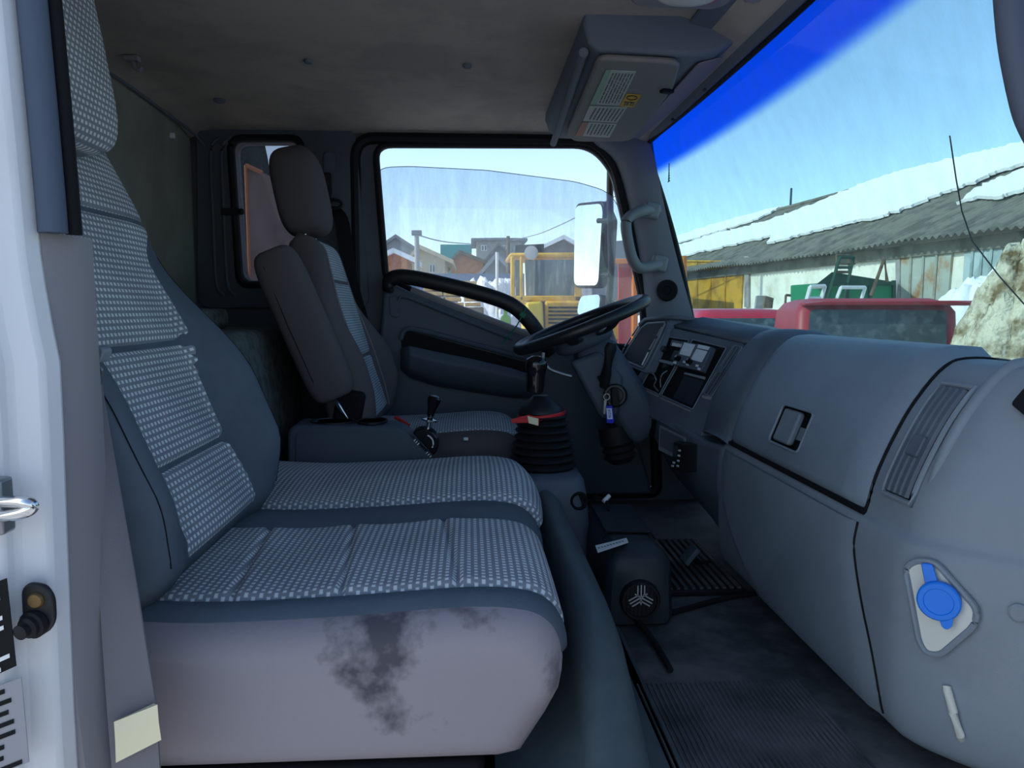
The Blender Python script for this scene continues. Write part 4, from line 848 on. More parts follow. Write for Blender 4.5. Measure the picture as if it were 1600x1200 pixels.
# --- instrument binnacle
BO = P(1044, 503, 2.08); BN = (P(1006, 578, 2.08) - BO).cross(P(972, 566, 2.33) - BO).normalized(); BN = -BN if BN.x > 0 else BN
def BB(u, v, o=0): return PL(u, v, BO, BN) + BN * o
bo_ = [(966, 566), (1000, 508), (1012, 500), (1048, 497), (1036, 530), (1010, 584)]
bi = [(973, 562), (1004, 513), (1014, 506), (1042, 504), (1030, 530), (1006, 576)]
hb_ = MB(); lo_ = rpoly([BB(u, v) for u, v in bo_], .012, 3)
hb_.loft([[q + V((.20, 0, -.03)) for q in lo_], lo_]); bin_ = hb_.build('instrument_binnacle', G['dash_dark'], da, bevel=.004)
MB().slab(rpoly([BB(u, v, .001) for u, v in bi], .012, 3), BN * .002).build('cluster_screen', G['void'], bin_)
MB().tube(rpoly([BB(u, v, .003) for u, v in bi], .012, 3), .0035, 6, closed=True).build('cluster_bezel', G['dash'], bin_)
for a_, b_ in [((969, 561), (978, 545)), ((979, 543), (988, 529)), ((990, 526), (1000, 511)), ((1038, 513), (1030, 527)), ((1028, 531), (1018, 548)), ((1016, 552), (1006, 572))]:
    MB().tube([BB(*a_, .006), BB(*b_, .006)], .0032, 8).build('cluster_switch', G['steel'], bin_)
hdp = MB(); hdp.loft([[BB(u, v, .012) for u, v in [(1002, 508), (1012, 499), (1048, 496)]], [BB(u, v, -.02) + V((0, 0, .012)) for u, v in [(1000, 506), (1014, 496), (1052, 494)]], [V((.70, 2.36, -.035)), V((.70, 2.2, -.028)), V((.72, 2.06, -.04))], [V((.84, 2.34, -.07)), V((.85, 2.2, -.065)), V((.86, 2.06, -.065))]], closed=False)
hdp.build('binnacle_hood', G['dash_dark'], da, solid=.012)
# ================================================================== STEERING WHEEL AND COLUMN
WC = P(908, 507, 2.07); tl_ = math.radians(21.5); wu = V((math.cos(tl_), 0, math.sin(tl_))); wn = V((-math.sin(tl_), 0, math.cos(tl_)))
sw = thing('steering_wheel', 'black steering wheel seen almost edge-on above the column', 'steering wheel', WC - wn * .05)
rim_ = MB(); rim_.tube([WC + wu * (.188 * math.cos(t)) + V((0, .188 * math.sin(t), 0)) for t in [2 * PI * i / 64 for i in range(64)]], .0165, 14, closed=True, up=wn); rim_.build('wheel_rim', G['blackgloss'] if 0 else mat('wheel leatherette', (30, 32, 36), .38, .45, bump=(300, .1)), sw)
hbp = MB(); hbp.blob(WC - wn * .035 - wu * .01, (.085, .075, .035), .6, .7, RY(-tl_)); hbp = hbp.build('horn_pad', G['door'], sw)
for sy_ in (-1, 1):
    for k, cx in ((0, -.05), (1, .05)):
        q = MB(); q.tube(crom([WC - wn * .035 + wu * cx * .6 + V((0, sy_ * .06, 0)), WC - wn * .028 + wu * cx + V((0, sy_ * .12, 0)), WC - wn * .008 + wu * cx * 1.3 + V((0, sy_ * .178, 0))], 4), .013, 8, flat=(1.3, .6), up=wn); q.build('wheel_spoke', G['black'], sw)
co_ = thing('steering_column', 'black steering column shroud with stalks and ignition lock', 'steering column', (.45, 2.07, -.3))
shd = MB(); c0_, c1_ = WC - wn * .055 + wu * .0, V((.50, 2.07, -.36)); dd = (c1_ - c0_).normalized(); ee = V((dd.z, 0, -dd.x))
shd.loft([[c0_.lerp(c1_, k) + ee * (a_ * hx_) + V((0, b_ * hy_, 0)) for a_, b_ in [(-1, -.7), (-.7, -1), (.7, -1), (1, -.7), (1, .7), (.7, 1), (-.7, 1), (-1, .7)]] for k, hx_, hy_ in [(0, .045, .05), (.10, .060, .070), (.55, .064, .080), (.9, .055, .07), (1, .04, .05)]])
shd.build('column_shroud', G['door'], co_, bevel=.008, smooth=50)
MB().slab([P(893, 566, 1.975), P(937, 549, 1.975), P(975, 590, 1.975), P(968, 650, 1.975), P(940, 655, 1.975)], (0, .05, 0)).build('shroud_side', G['door'], co_, bevel=.01)
stl = MB(); stl.tube([P(944, 604, 1.965), P(947, 585, 1.95), P(954, 545, 1.935), P(956, 536, 1.935)], [.013, .014, .0165, .012], 14); stl.build('stalk', G['rubber'], co_, smooth=60)
MB().slab(rpoly([P(932, 588, 1.972), P(948, 583, 1.972), P(952, 600, 1.972), P(940, 604, 1.972)], .004, 2), (0, -.003, 0)).build('stalk_slot', G['void'], co_)
stl = MB(); stl.tube(crom([P(851, 566, 1.99), P(858, 576, 1.99), P(875, 583, 1.99), P(893, 588, 1.99)], 4), [.007] * 4 + [.0055] * 20 if 0 else .0055, 10); stl.build('stalk', G['steel'], co_)
ig = P(961, 618, 1.955); ign = V((-.25, -1, .1)).normalized()
MB().lathe(ig, ign, [(.032, -.04), (.032, .0), (.028, .006), (.022, .006), (.020, .001), (.002, .001)], 28).build('ignition_lock', G['black'], co_)
MB().slab(rpoly([P(953, 606, 1.945), P(962, 604, 1.945), P(966, 632, 1.945), P(955, 634, 1.945)], .006, 3), (0, -.022, 0)).build('ignition_key', G['rubber'], co_, bevel=.003)
bt_ = MB(); bt_.lathe(P(965, 690, 2.05), (.25, 0, -1), [(.045, -.05), (.05, .0), (.042, .01), (.05, .02), (.042, .03), (.05, .04), (.03, .06)], 20); bt_.build('column_gaiter', G['rubber'], co_)
kt = thing('key_tag', 'blue plastic key tag with a paper insert hanging from the ignition', 'key tag', P(952, 660, 1.925))
MB().tube([P(948, 620, 1.925) + V((.008 * math.cos(t), 0, .008 * math.sin(t))) for t in [2 * PI * i / 20 for i in range(20)]], .0013, 6, closed=True, up=(0, 1, 0)).build('key_ring', G['chrome'], kt)
MB().tube([P(950, 626, 1.925), P(952, 633, 1.925)], .002, 6).build('tag_link', G['chrome'], kt)
MB().slab([P(944, 625, 1.93), P(948, 625, 1.93), P(946, 646, 1.93), P(943, 647, 1.93)], (0, .002, 0)).build('spare_key', G['steel'], kt)
MB().slab(rpoly([P(947, 634, 1.922), P(957, 634, 1.922), P(960, 659, 1.922), P(957, 662, 1.922), P(948, 661, 1.922)], .003, 2), (0, .005, 0)).build('tag_body', G['tagblue'], kt, bevel=.001)
pi_ = MB().slab([P(947.5, 638, 1.9205), P(956, 638, 1.9205), P(957.5, 655, 1.9205), P(949, 655, 1.9205)], (0, .001, 0)).build('tag_paper', G['tagpaper'], kt)
ik = MB()
for k, ch in enumerate([(0, 1), (1, 1), (1, 0)]):
    cx_, cy_ = 951.8 + .5 * k, 641.5 + 4.7 * k
    for s_ in (-1, 0, 1): ik.tube([P(cx_ - 2, cy_ + s_ * 1.5, 1.9198), P(cx_ + 2, cy_ + s_ * 1.5, 1.9198)], .0004, 4)
    ik.tube([P(cx_ + (2 if ch[0] else -2), cy_ - 1.5, 1.9198), P(cx_ + (2 if ch[1] else -2), cy_ + 1.5, 1.9198)], .0004, 4)
ik.build('handwriting', G['ink'], pi_)
ct = MB(); ct.tube([P(822, 480, 2.296) + V((0, 0, 0)), P(815, 495, 2.285), P(808, 508, 2.288), P(785, 538, 2.30)], .0022, 6); ct.cbox(P(817, 492, 2.285), (.018, .008, .014), RY(.6)); tag(ct.build('cable_tie', G['green']), 'green cable tie knotted round the door grab bar', 'cable tie')
# ================================================================== OVERHEAD
oh = thing('overhead_console', 'dark grey overhead storage box above the driver by the windscreen', 'storage box', (.38, 1.9, .5))
def OS(y, k=1):
    return [V((x, y, z)) for x, z in [(.232, .60), (.228, .558), (.240, .524), (.262, .506), (.455, .503), (.500, .510), (.532, .530), (.548, .556), (.55, .60)]]
ob_ = MB(); ob_.loft([OS(1.515), OS(1.53), OS(1.9), OS(2.27)]); ob_.build('console_shell', G['header'], oh, bevel=.010, seg=3, smooth=50)
MB().slab(rpoly([V((.47, 1.55, .502)), V((.525, 1.55, .516)), V((.535, 1.9, .52)), V((.50, 2.2, .50)), V((.47, 2.2, .499))], .012, 3), (0, 0, -.004)).build('console_lip', mat('pinkish worn lip', (128, 112, 116), .6, .3), oh, bevel=.002)
MB().tube([V((.232, 1.535, .512)), V((.243, 1.9, .502)), V((.255, 2.28, .495))], .010, 10).build('visor_rail', G['header'], oh)
tb = MB(); tb.cbox(P(868, 181, 2.16), (.022, .006, .008), RY(.7)); tb.build('pull_tab', G['cream'], oh, bevel=.002)
vs_ = thing('sun_visor', 'grey folded sun visor carrying printed labels under the overhead box', 'sun visor', (.37, 1.9, .49))
VZ = .487
vo = rpoly([PZ(934, 93, VZ), PZ(1064, 100, VZ), PZ(1052, 140, VZ), PZ(1010, 195, VZ), PZ(985, 222, VZ), PZ(898, 222, VZ), PZ(884, 212, VZ)], [.03, .03, .02, .05, .05, .03, .03], 5)
MB().slab(vo, (0, 0, .013)).build('visor_board', mat('visor vinyl', (126, 122, 118), .7, .25, bump=(600, .15)), vs_, bevel=.006, seg=3)
def VP_(u, v, o=.0005): return PZ(u, v, VZ - o)
def vlabel(px, nm, m, par=None, o=.0012):
    q = MB(); q.slab([VP_(u, v, o) for u, v in px], (0, 0, .001)); return q.build(nm, m, par or vs_)
l1 = vlabel([(947, 110), (994, 112), (968, 165), (922, 163)], 'visor_label', G['label']); l2 = vlabel([(921, 166), (980, 168), (964, 192), (911, 189)], 'visor_label', G['label']); l3 = vlabel([(910, 191), (964, 194), (952, 215), (899, 212)], 'visor_label', G['label'])
vlabel([(947, 110), (955, 110.4), (932, 163.5), (922, 163)], 'label_stripe', G['greenlabel'], l1, .0018); vlabel([(910, 191), (920, 191.6), (911, 212.7), (899, 212)], 'label_stripe', G['pinklabel'], l3, .0018)
def vtext(qd, rows, par, seed):
    a_, b_, c_, d_ = [VP_(u, v, .002) for u, v in qd]; t = MB(); rs = random.Random(seed)
    f = lambda s, k: (a_ * (1 - s) + b_ * s) * (1 - k) + (d_ * (1 - s) + c_ * s) * k
    for i in range(rows):
        s0_ = (i + .3) / rows; s1_ = s0_ + .34 / rows; k = .04
        while k < .93:
            k2 = min(.97, k + .05 + .18 * rs.random()); t.slab([f(s0_, k), f(s1_, k), f(s1_, k2), f(s0_, k2)], (0, 0, .0004)); k = k2 + .03
    t.build('label_text', G['print'], par)
vtext([(957, 112), (992, 113.5), (967, 163.5), (934, 162.5)], 7, l1, 1); vtext([(929, 168), (978, 170), (963, 190.5), (918, 188)], 8, l2, 2); vtext([(923, 193), (962, 195), (951, 213), (914, 211)], 7, l3, 3)
ly = vlabel([(979, 147), (1002, 149), (990, 168), (968, 166)], 'amber_label', G['yellowlabel'], None, .0022)
MB().tube([VP_(987.5 + 8 * math.cos(t), 153 + 3.2 * math.sin(t), .003) for t in [2 * PI * i / 24 for i in range(24)]], .0009, 6, closed=True).build('label_ring', G['void'], ly)
tx = MB()
for i, u in enumerate((977, 981, 986, 990)):
    tx.slab([VP_(u, 159 + i * .3, .003), VP_(u + 2, 159.2 + i * .3, .003), VP_(u - .5, 165 + i * .3, .003), VP_(u - 2.5, 164.8 + i * .3, .003)], (0, 0, .0004))
    if i in (0, 2): tx.slab([VP_(u - 2, 159 + i * .3, .003), VP_(u + 4, 159.4 + i * .3, .003), VP_(u + 3.6, 160.4 + i * .3, .003), VP_(u - 2.4, 160 + i * .3, .003)], (0, 0, .0004))
tx.build('label_text', G['print'], ly)
cl3 = MB(); cl3.cbox(VP_(1042, 143, .004), (.03, .018, .008), RZ(.4)); cl3.build('visor_clip', G['void'], vs_, bevel=.003)
dl = thing('dome_lamp', 'grey overhead lamp with a red and white lens on the headliner', 'lamp', PZ(1060, -20, .545))
q = rpoly([PZ(984, 4, .553), PZ(1000, 13, .553), PZ(1115, 17, .553), PZ(1140, 8, .553), PZ(1165, -30, .553), PZ(1010, -70, .553), PZ(975, -40, .553)], .02, 4)
MB().slab(q, (0, 0, .03)).build('lamp_base', G['trimgrey'], dl, bevel=.006)
lc0 = PZ(1074, -10, .548)
MB().blob(lc0, (.055, .035, .016), .8, .9).build('lamp_lens', G['lamp'], dl)
MB().blob(lc0 + V((.005, .006, .002)), (.056, .036, .015), .8, .9).build('lamp_lens', mat('red lamp lens', (190, 70, 66), .3, .5), dl)
vz = PZ(1195, -8, .55); MB().cbox(vz, (.07, .03, .02)).build('lamp_switch', G['trimgrey'], dl, bevel=.006)
# near pillar with the passenger grab handle
pn = MB(); pn.loft([[V((x - .03, .76, z)), V((x, .75, z)), V((x + .05, .73, z)), V((x + .06, .68, z)), V((x, .68, z))] for x, z in [(.57, .60), (.60, .50), (.655, .30), (.71, .1), (.76, -.10), (.80, -.35), (.82, -.66)]])
pn = tag(pn.build('trim_3', G['pillar'], smooth=50), 'grey windscreen pillar trim on the passenger side', 'trim', kind='structure')
hn = MB(); hn.tube(crom([V((.578, .755, .54)), P(1590, -140, .86), P(1577, -60, .85), P(1582, 40, .84), P(1595, 120, .835), P(1612, 185, .83), P(1640, 225, .82), V((.655, .79, .20)), V((.69, .752, .22))], 6), .0165, 14); hn.build('grab_handle', mat('dark handle', (86, 92, 108), .7, .2, bump=(500, .15)), pn, label='thick dark grey grab handle')
# --- behind the seats
rb_ = thing('rear_bunk', 'grey carpeted bunk base behind the driver seat', 'bunk', (-.7, 1.6, -.64))
MB().loft([[V((x, y, z)) for x, z in [(-.86, -.64), (-.50, -.64), (-.475, -.20), (-.50, -.055), (-.53, -.05), (-.86, -.05)]] for y in (1.34, 2.12)]).build('bunk_base', G['carpet'], rb_, bevel=.015, smooth=50)
MB().box(-.86, -.60, 1.40, 1.90, -.05, .0).build('bunk_pad', G['carpet'], rb_, bevel=.015)
mb_ = MB(); mb_.loft([[V((x + dx, y, z)) for x, z in [(-.72, -.048), (-.60, -.048), (-.61, .088), (-.625, .098), (-.72, .098)]] for y, dx in ((1.345, 0), (1.50, 0))]); tag(mb_.build('folded_blanket', G['cloth'], bevel=.02, seg=3), 'light grey folded blanket on the rear bunk', 'blanket')

# ================================================================== OUTSIDE: THE YARD
GZ = -1.6
def noise2(x, y, sd=0):
    return (math.sin(x * 1.7 + sd) * math.cos(y * 2.3 + sd * 1.3) + .5 * math.sin(x * 4.1 + y * 3.3 + sd * 2) + .28 * math.sin(x * 9.3 - y * 7.7 + sd) + .16 * math.sin(x * 17.1 + y * 19.7 + sd * 3)) / 1.9
g = MB(); g.grid(lambda x, y: V((x, y, GZ)), [-300, -60, -10, 0, 10, 40, 300], [-300, -60, -10, 0, 10, 60, 400])
tag(g.build('ground', G['snowground']), 'trampled dirty snow covering the yard', 'ground', kind='structure')
# --- truck mirror outside the driver window
mr = thing('side_mirror', 'tall wing mirror and small lower mirror on a black arm outside the driver window', 'mirror', P(950, 520, 2.62))
def mirror(px, nm, m0):
    (l0, t0), (l1, b0), (r1, b1), (r0, t1) = px
    q = rpoly([P(l0, t0, 2.76), P(l1, b0, 2.76), P(r1, b1, 2.60), P(r0, t1, 2.60)], .03, 5)
    n_ = (q[6] - q[0]).cross(q[12] - q[0]).normalized(); n_ = n_ if n_.x > 0 else -n_
    o = MB(); cc_ = sum(q, V((0, 0, 0))) / len(q); o.loft([[cc_ + (p_ - cc_) * 1.07 for p_ in q], [cc_ + (p_ - cc_) * 1.07 + n_ * .03 for p_ in q], [cc_ + (p_ - cc_) * .7 + n_ * .08 for p_ in q]]); o = o.build(nm, G['black'], mr, bevel=.004)
    MB().slab([p_ - n_ * .004 for p_ in q], n_ * .003).build('mirror_glass', G['mirror'], o)
mirror([(900, 322), (898, 446), (936, 446), (943, 318)], 'main_mirror', None); mirror([(908, 463), (902, 492), (936, 492), (940, 460)], 'wide_mirror', None)
ma = MB(); ma.tube(crom([P(966, 215, 2.475), P(956, 240, 2.54), P(953, 300, 2.56), P(955, 420, 2.57), P(950, 500, 2.55), P(962, 545, 2.475)], 5), .012, 10); ma.build('mirror_arm', G['black'], mr)
for v in (345, 430): MB().tube([P(953, v, 2.565), P(935, v, 2.62)], .010, 8).build('mirror_bracket', G['black'], mr)
an = MB(); an.tube([P(1484, 212, 1.25), P(1494, 280, 1.27), P(1503, 330, 1.28), P(1519, 376, 1.29), P(1560, 430, 1.30), P(1640, 520, 1.32)], .0013, 6)
tag(an.build('whip_antenna', G['rubber']), 'thin bent whip antenna in front of the windscreen', 'antenna')
wp = MB(); wp.loft([[V((.955, y, -.16)), V((1.0, y, -.16)), V((1.0, y, -.10)), V((.965, y, -.095))] for y in (.74, 2.4)]); tag(wp.build('cowl_panel', G['black'], bevel=.01), 'black cowl panel below the windscreen', 'cowl')
# --- long warehouse
XW, XR, SL = 11.6, 16.6, .077
NW = V((1, SL, 0)).normalized()
def WP(u, v, off=0): return PL(u, v, V((XW, 0, 0)), NW) - NW * off
def wall_pt(Y, z, off=0): return V((XW - SL * Y, Y, z)) - NW * off
wh = thing('warehouse', 'long whitewashed warehouse with a snow-covered corrugated roof', 'warehouse', (10, 22, GZ))
ze = WP(1300, 398).z; zr = PL(1300, 307, V((XR, 0, 0)), NW).z
MB().slab([wall_pt(5, GZ), wall_pt(48, GZ), wall_pt(48, ze + .1), wall_pt(5, ze + .1)], NW * .4).build('front_wall', G['whitewash'], wh)
eX, rX = XW - .55, XR
slope = (zr - ze) / (rX - eX)
rf = MB(); ys = ramp(4, 48, 1400)
def roofz(Y, k, o=0): x = eX + (rX - eX) * k; return V((x - SL * Y, Y, ze + (zr - ze) * k + .035 * math.sin(2 * PI * Y / .22) + o + .05 * noise2(Y * .3, k * 2)))
rf.grid(lambda Y, k: roofz(Y, k), ys, [0, .5, 1]); rf.build('roof_sheet', G['slate'], wh)
rb2 = MB(); rb2.loft([[V((rX - SL * Y + dx, Y, zr + dz)) for dx, dz in [(-.15, 0), (0, .12), (.3, .02), (5, -2.6), (5, -2.9), (0, -.2)]] for Y in (4, 48)]); rb2.build('ridge_cap', G['slate'], wh)
ev = MB(); ev.slab([wall_pt(4, ze - .30, .12), wall_pt(48, ze - .30, .12), wall_pt(48, ze - .02, .12), wall_pt(4, ze - .02, .12)], NW * .1); ev.build('eave_board', G['slate'], wh)
RN = V((-(zr - ze), 0, (rX - eX))); RN = RN - V((0, 1, 0)) * 0; ro = V((eX, 0, ze)); rdir = V((-SL, 1, 0)); RN = (V((rX - eX, 0, zr - ze)).cross(rdir)).normalized(); RN = RN if RN.z > 0 else -RN
def RP(u, v): return PL(u, v, ro, RN)
def snow_poly(px, jag, seed):
    rs = random.Random(seed); out = []
    for i in range(len(px)):
        a_, b_ = px[i], px[(i + 1) % len(px)]; n = max(1, int(math.hypot(b_[0] - a_[0], b_[1] - a_[1]) / 5))
        for k in range(n):
            t = k / n; j = jag if 0 < k else 0; out.append((a_[0] + (b_[0] - a_[0]) * t + rs.uniform(-j, j) * 1.5, a_[1] + (b_[1] - a_[1]) * t + rs.uniform(-j, j) * .6))
    q = MB(); q.slab([RP(u, v) + RN * .06 for u, v in out], RN * .08); q.build('roof_snow', G['snow'], wh)
snow_poly([(1040, 392), (1130, 366), (1200, 349), (1290, 316), (1330, 299), (1410, 271), (1700, 205), (1700, 240), (1602, 263), (1560, 274), (1530, 288), (1500, 298), (1440, 322), (1375, 345), (1330, 352), (1290, 362), (1230, 378), (1200, 384), (1207, 372), (1130, 390), (1040, 408)], 2.2, 1)
snow_poly([(1040, 377), (1140, 346), (1224, 325), (1186, 345), (1130, 363), (1040, 388)], 1.2, 2)
snow_poly([(1700, 245), (1602, 271), (1560, 286), (1530, 300), (1497, 324), (1530, 314), (1560, 316), (1602, 304), (1700, 285)], 2.5, 3)
def gate(px, nm, m, label, off=.06, boards=4):
    a_, b_, c_, d_ = [WP(u, v, off) for u, v in px]; o = MB(); o.slab([a_, b_, c_, d_], NW * off); o = o.build(nm, m, wh, label=label)
    for i in range(1, boards):
        t = i / boards; MB().tube([a_.lerp(b_, t) - NW * .02, d_.lerp(c_, t) - NW * .02], .03, 5).build('gate_rib', m, o)
    MB().tube([a_ - NW * .02, b_ - NW * .02], .04, 5).build('gate_rail', m, o)
gate([(1072, 408), (1164, 409), (1160, 490), (1074, 480)], 'yellow_gate', G['gate_yellow'], 'yellow painted double gate')
gate([(1410, 385), (1492, 382), (1484, 470), (1408, 470)], 'rusty_gate', G['gate_rust'], 'grey gate with rust patches')
gate([(1512, 379), (1573, 368), (1565, 440), (1508, 440)], 'pale_gate', G['gate_pale'], 'pale blue gate')
for u in (1169, 1407, 1578): MB().slab([WP(u - 3, 400, .08), WP(u + 4, 400, .08), WP(u + 4, 480, .08), WP(u - 3, 480, .08)], NW * .1).build('wall_post', G['block'], wh)
MB().slab([WP(1284, 392, .04), WP(1297, 392, .04), WP(1297, 415, .04), WP(1284, 413, .04)], NW * .05).build('wall_hatch', G['greyhouse'], wh)
MB().tube([RP(1235, 325), RP(1236, 308) + V((0, 0, .4))], .05, 8).build('roof_vent', G['black'], wh)
# --- snow heaps
def heap(nm, m, cx, cy, rx, ry, h, seed, label, rough=.16):
    def f(a, b):
        x, y = a * rx, b * ry; d = math.hypot(a, b); z = h * max(0, 1 - d ** 2.4) ** .9
        z *= 1 + .22 * noise2(x * .9 + seed, y * .9, seed); z += rough * noise2(x * 3 + seed, y * 3, seed * 2) * sm(0, .35, 1 - d) + rough * .5 * noise2(x * 8, y * 8, seed)* sm(0, .35, 1 - d)
        return V((cx + x, cy + y, GZ - .03 + max(0, z)))
    b = MB(); b.grid(f, ramp(-1, 1, 80), ramp(-1, 1, 80)); return tag(b.build(nm, m, solid=.05), label, 'snow heap', 'ploughed snow heaps by the warehouse')
heap('snow_heap', G['dirtysnow'], 5.7, 6.6, 1.4, 1.0, 2.25, 2.0, 'tall brown dirty snow heap beside the red hatchback', .3)
heap('snow_heap', G['snow'], 8.9, 12.0, 1.4, 1.3, 2.1, 5.0, 'clean white snow heap against the pale gate', .14)
heap('snow_heap', G['snow'], 9.6, 14.25, .75, .9, 2.0, 8.0, 'low white snow bank in front of the rusty gate', .1)
heap('snow_heap', G['snow'], 4.9, 22.0, 1.8, 1.4, 1.35, 3.0, 'small white snow bank before the yellow gate', .1)
# --- red vehicles
def wheel(c_, parent):
    MB().lathe(c_, (1, 0, 0), [(.2, -.11), (.32, -.11), (.34, -.06), (.34, .06), (.32, .11), (.2, .11)], 24).build('wheel', G['rubber'], parent)
    MB().lathe(c_, (1, 0, 0), [(.02, -.12), (.2, -.115), (.2, .115), (.02, .12)], 16).build('wheel_rim', G['steel'], parent)
rc_ = thing('hatchback', 'faded red hatchback with a large dusty rear window and roof spoiler', 'car', ((P(1250, 500, 8.4).x + P(1476, 500, 8.4).x) / 2, 8.3, GZ))
x0, x1 = P(1250, 500, 8.4).x, P(1476, 500, 8.4).x; zr_ = P(1370, 466, 8.6).z; zb_ = zr_ - .72
def rect(xa, xb, ya, yb, z, r): return [V((q.x, q.y, z)) for q in rpoly([V((xa, ya)), V((xb, ya)), V((xb, yb)), V((xa, yb))], r, 4)]
w_ = x1 - x0
MB().loft([rect(x0 - .06, x1 + .06, 8.25, 12.4, GZ + .25, .15), rect(x0 - .1, x1 + .1, 8.15, 12.5, GZ + .55, .2), rect(x0 - .08, x1 + .08, 8.2, 12.4, zb_ - .03, .2), rect(x0 - .03, x1 + .03, 8.3, 11.4, zb_ + .02, .2)]).build('car_body', G['cardull'], rc_, smooth=50)
MB().loft([rect(x0 - .02, x1 + .02, 8.32, 11.2, zb_, .15), rect(x0 + .0, x1 - .0, 8.40, 10.8, zr_ - .16, .15), rect(x0 + .06, x1 - .06, 8.48, 10.5, zr_ - .05, .18), rect(x0 + .2, x1 - .2, 8.65, 10.3, zr_, .2)]).build('cabin', G['cardull'], rc_, smooth=50)
rwn = [V((x0 + .13, 8.325, zb_ + .14)), V((x1 - .13, 8.325, zb_ + .14)), V((x1 - .13, 8.405, zr_ - .14)), V((x0 + .15, 8.405, zr_ - .13))]
MB().slab(rpoly(rwn, .06, 4), (0, -.015, 0)).build('rear_window', G['carglass'], rc_)
spl = MB(); spl.loft([[V((x, 8.50, zr_ - .03)), V((x, 8.22, zr_ - .035 - (.03 if i in (0, 3) else 0))), V((x, 8.24, zr_ - .085)), V((x, 8.5, zr_ - .09))] for i, x in enumerate([x0 + .06, x0 + .3, x1 - .1, x1 + .16])]); spl.build('roof_spoiler', G['cardull'], rc_, bevel=.012)
for s_, x in ((-1, x0 - .01), (1, x1 - .02)):
    MB().cbox((x + s_ * .0, 8.30, zb_ + .02), (.10, .06, .32)).build('tail_light', G['carred'], rc_, bevel=.015)
    wheel(V((x, 9.0, GZ + .34)), rc_); wheel(V((x, 11.6, GZ + .34)), rc_)
MB().box(x0, x1, 8.10, 8.25, GZ + .3, GZ + .5).build('bumper', G['black'], rc_, bevel=.03); rc_.rotation_euler.z = -.30
for s_, x in ((-1, x0 - .012), (1, x1 + .012)): MB().slab([V((x, 8.6, zb_ + .12)), V((x, 10.9, zb_ + .12)), V((x - s_ * .05, 10.55, zr_ - .16)), V((x - s_ * .05, 8.65, zr_ - .16))], (s_ * .01, 0, 0)).build('side_window', G['carglass'], rc_)
r2 = thing('parked_car', 'glossy bright red car parked beyond the faded hatchback', 'car', (4.9, 15, GZ))
xa, xb = P(1092, 500, 13.4).x, P(1264, 500, 13.4).x; zr2 = P(1170, 482, 16.9).z; Q = 2.4
MB().loft([rect(xa - .05, xb + .05, 13, 17, GZ + .25, .2), rect(xa - .1, xb + .1, 12.9, 17.1, GZ + .6, .25), rect(xa - .06, xb + .06, 13, 17, zr2 - .62, .25), rect(xa - .0, xb, 13.3, 16.6, zr2 - .55, .3)]).build('car_body', G['carred'], r2, smooth=50)
MB().loft([rect(xa + .02, xb - .02, 13.35, 16.4, zr2 - .57, .25), rect(xa + .12, xb - .12, 13.7, 15.9, zr2 - .14, .3), rect(xa + .2, xb - .2, 13.85, 15.7, zr2 - .03, .35), rect(xa + .5, xb - .5, 14.2, 15.3, zr2, .3)]).build('cabin', G['carred'], r2, smooth=60)
MB().slab(rpoly([V((xa + .2, 13.385, zr2 - .50)), V((xb - .2, 13.385, zr2 - .50)), V((xb - .26, 13.66, zr2 - .18)), V((xa + .26, 13.66, zr2 - .18))], .06, 4), (0, -.03, 0)).build('rear_window', G['carglass'], r2)
for x in (xa, xb): wheel(V((x, 13.7, GZ + .34)), r2); wheel(V((x, 16.2, GZ + .34)), r2)
# --- green trailer and scrap
tr2 = thing('scrap_trailer', 'green tipping trailer heaped with scrap in front of the white wall', 'trailer', P(1350, 500, 15.5))
def T(u, v, Y=15.5): return P(u, v, Y)
MB().slab([T(1285, 442), T(1400, 442), T(1400, 472), T(1285, 474)], (0, 1.6, 0)).build('trailer_box', G['trailergreen'], tr2, bevel=.03)
for u in (1290, 1322, 1358, 1395): MB().slab([T(u, 438, 15.45), T(u + 5, 438, 15.45), T(u + 5, 476, 15.45), T(u, 476, 15.45)], (0, .06, 0)).build('trailer_post', G['bottlegreen'], tr2)
MB().loft([[T(1272, 447, y), T(1300, 425, y), T(1345, 432, y), T(1400, 441, y), T(1400, 446, y)] for y in (15.4, 17.2)]).build('scrap_load', G['bottlegreen'], tr2)
for u in (1305, 1385): MB().lathe(V((T(u, 500).x, 15.4, GZ + .36)), (0, 1, 0), [(.1, 0), (.36, .0), (.36, .2), (.1, .2)], 20).build('wheel', G['rubber'], tr2)
def frame(nm, pts, Y, r, m, label, group=None, bars=()):
    t = thing(nm, label, 'frame', P(*pts[0], Y), group)
    n = len(pts)
    for i in range(n):
        q = MB(); q.tube([P(*pts[i], Y + .15 * (i > 1)), P(*pts[(i + 1) % n], Y + .15 * ((i + 1) % n > 1))], r, 4); q.build('frame_bar', m, t)
    for a_, b_ in bars: MB().tube([P(*a_, Y), P(*b_, Y)], r * .8, 4).build('cross_bar', m, t)
frame('scrap_ladder', [(1292, 470), (1312, 402), (1334, 402), (1318, 470)], 15.0, .035, G['bottlegreen'], 'tall dark green steel ladder frame standing on the trailer', bars=[((1300, 443), (1324, 443)), ((1308, 418), (1330, 418))])
frame('steel_rack', [(1307, 425), (1307, 399), (1327, 399), (1327, 425)], 15.3, .03, G['oldwood'], 'brown steel rack at the top of the scrap', bars=[((1315, 412), (1336, 412))])
frame('window_frame', [(1255, 488), (1266, 448), (1289, 447), (1277, 488)], 13.5, .04, G['white'], 'white wooden window frame leaning on the scrap', bars=[((1261, 466), (1283, 466))])
frame('window_frame', [(1306, 470), (1314, 449), (1352, 449), (1345, 470)], 13.6, .035, G['white'], 'low white window frame lying beside the green trailer')
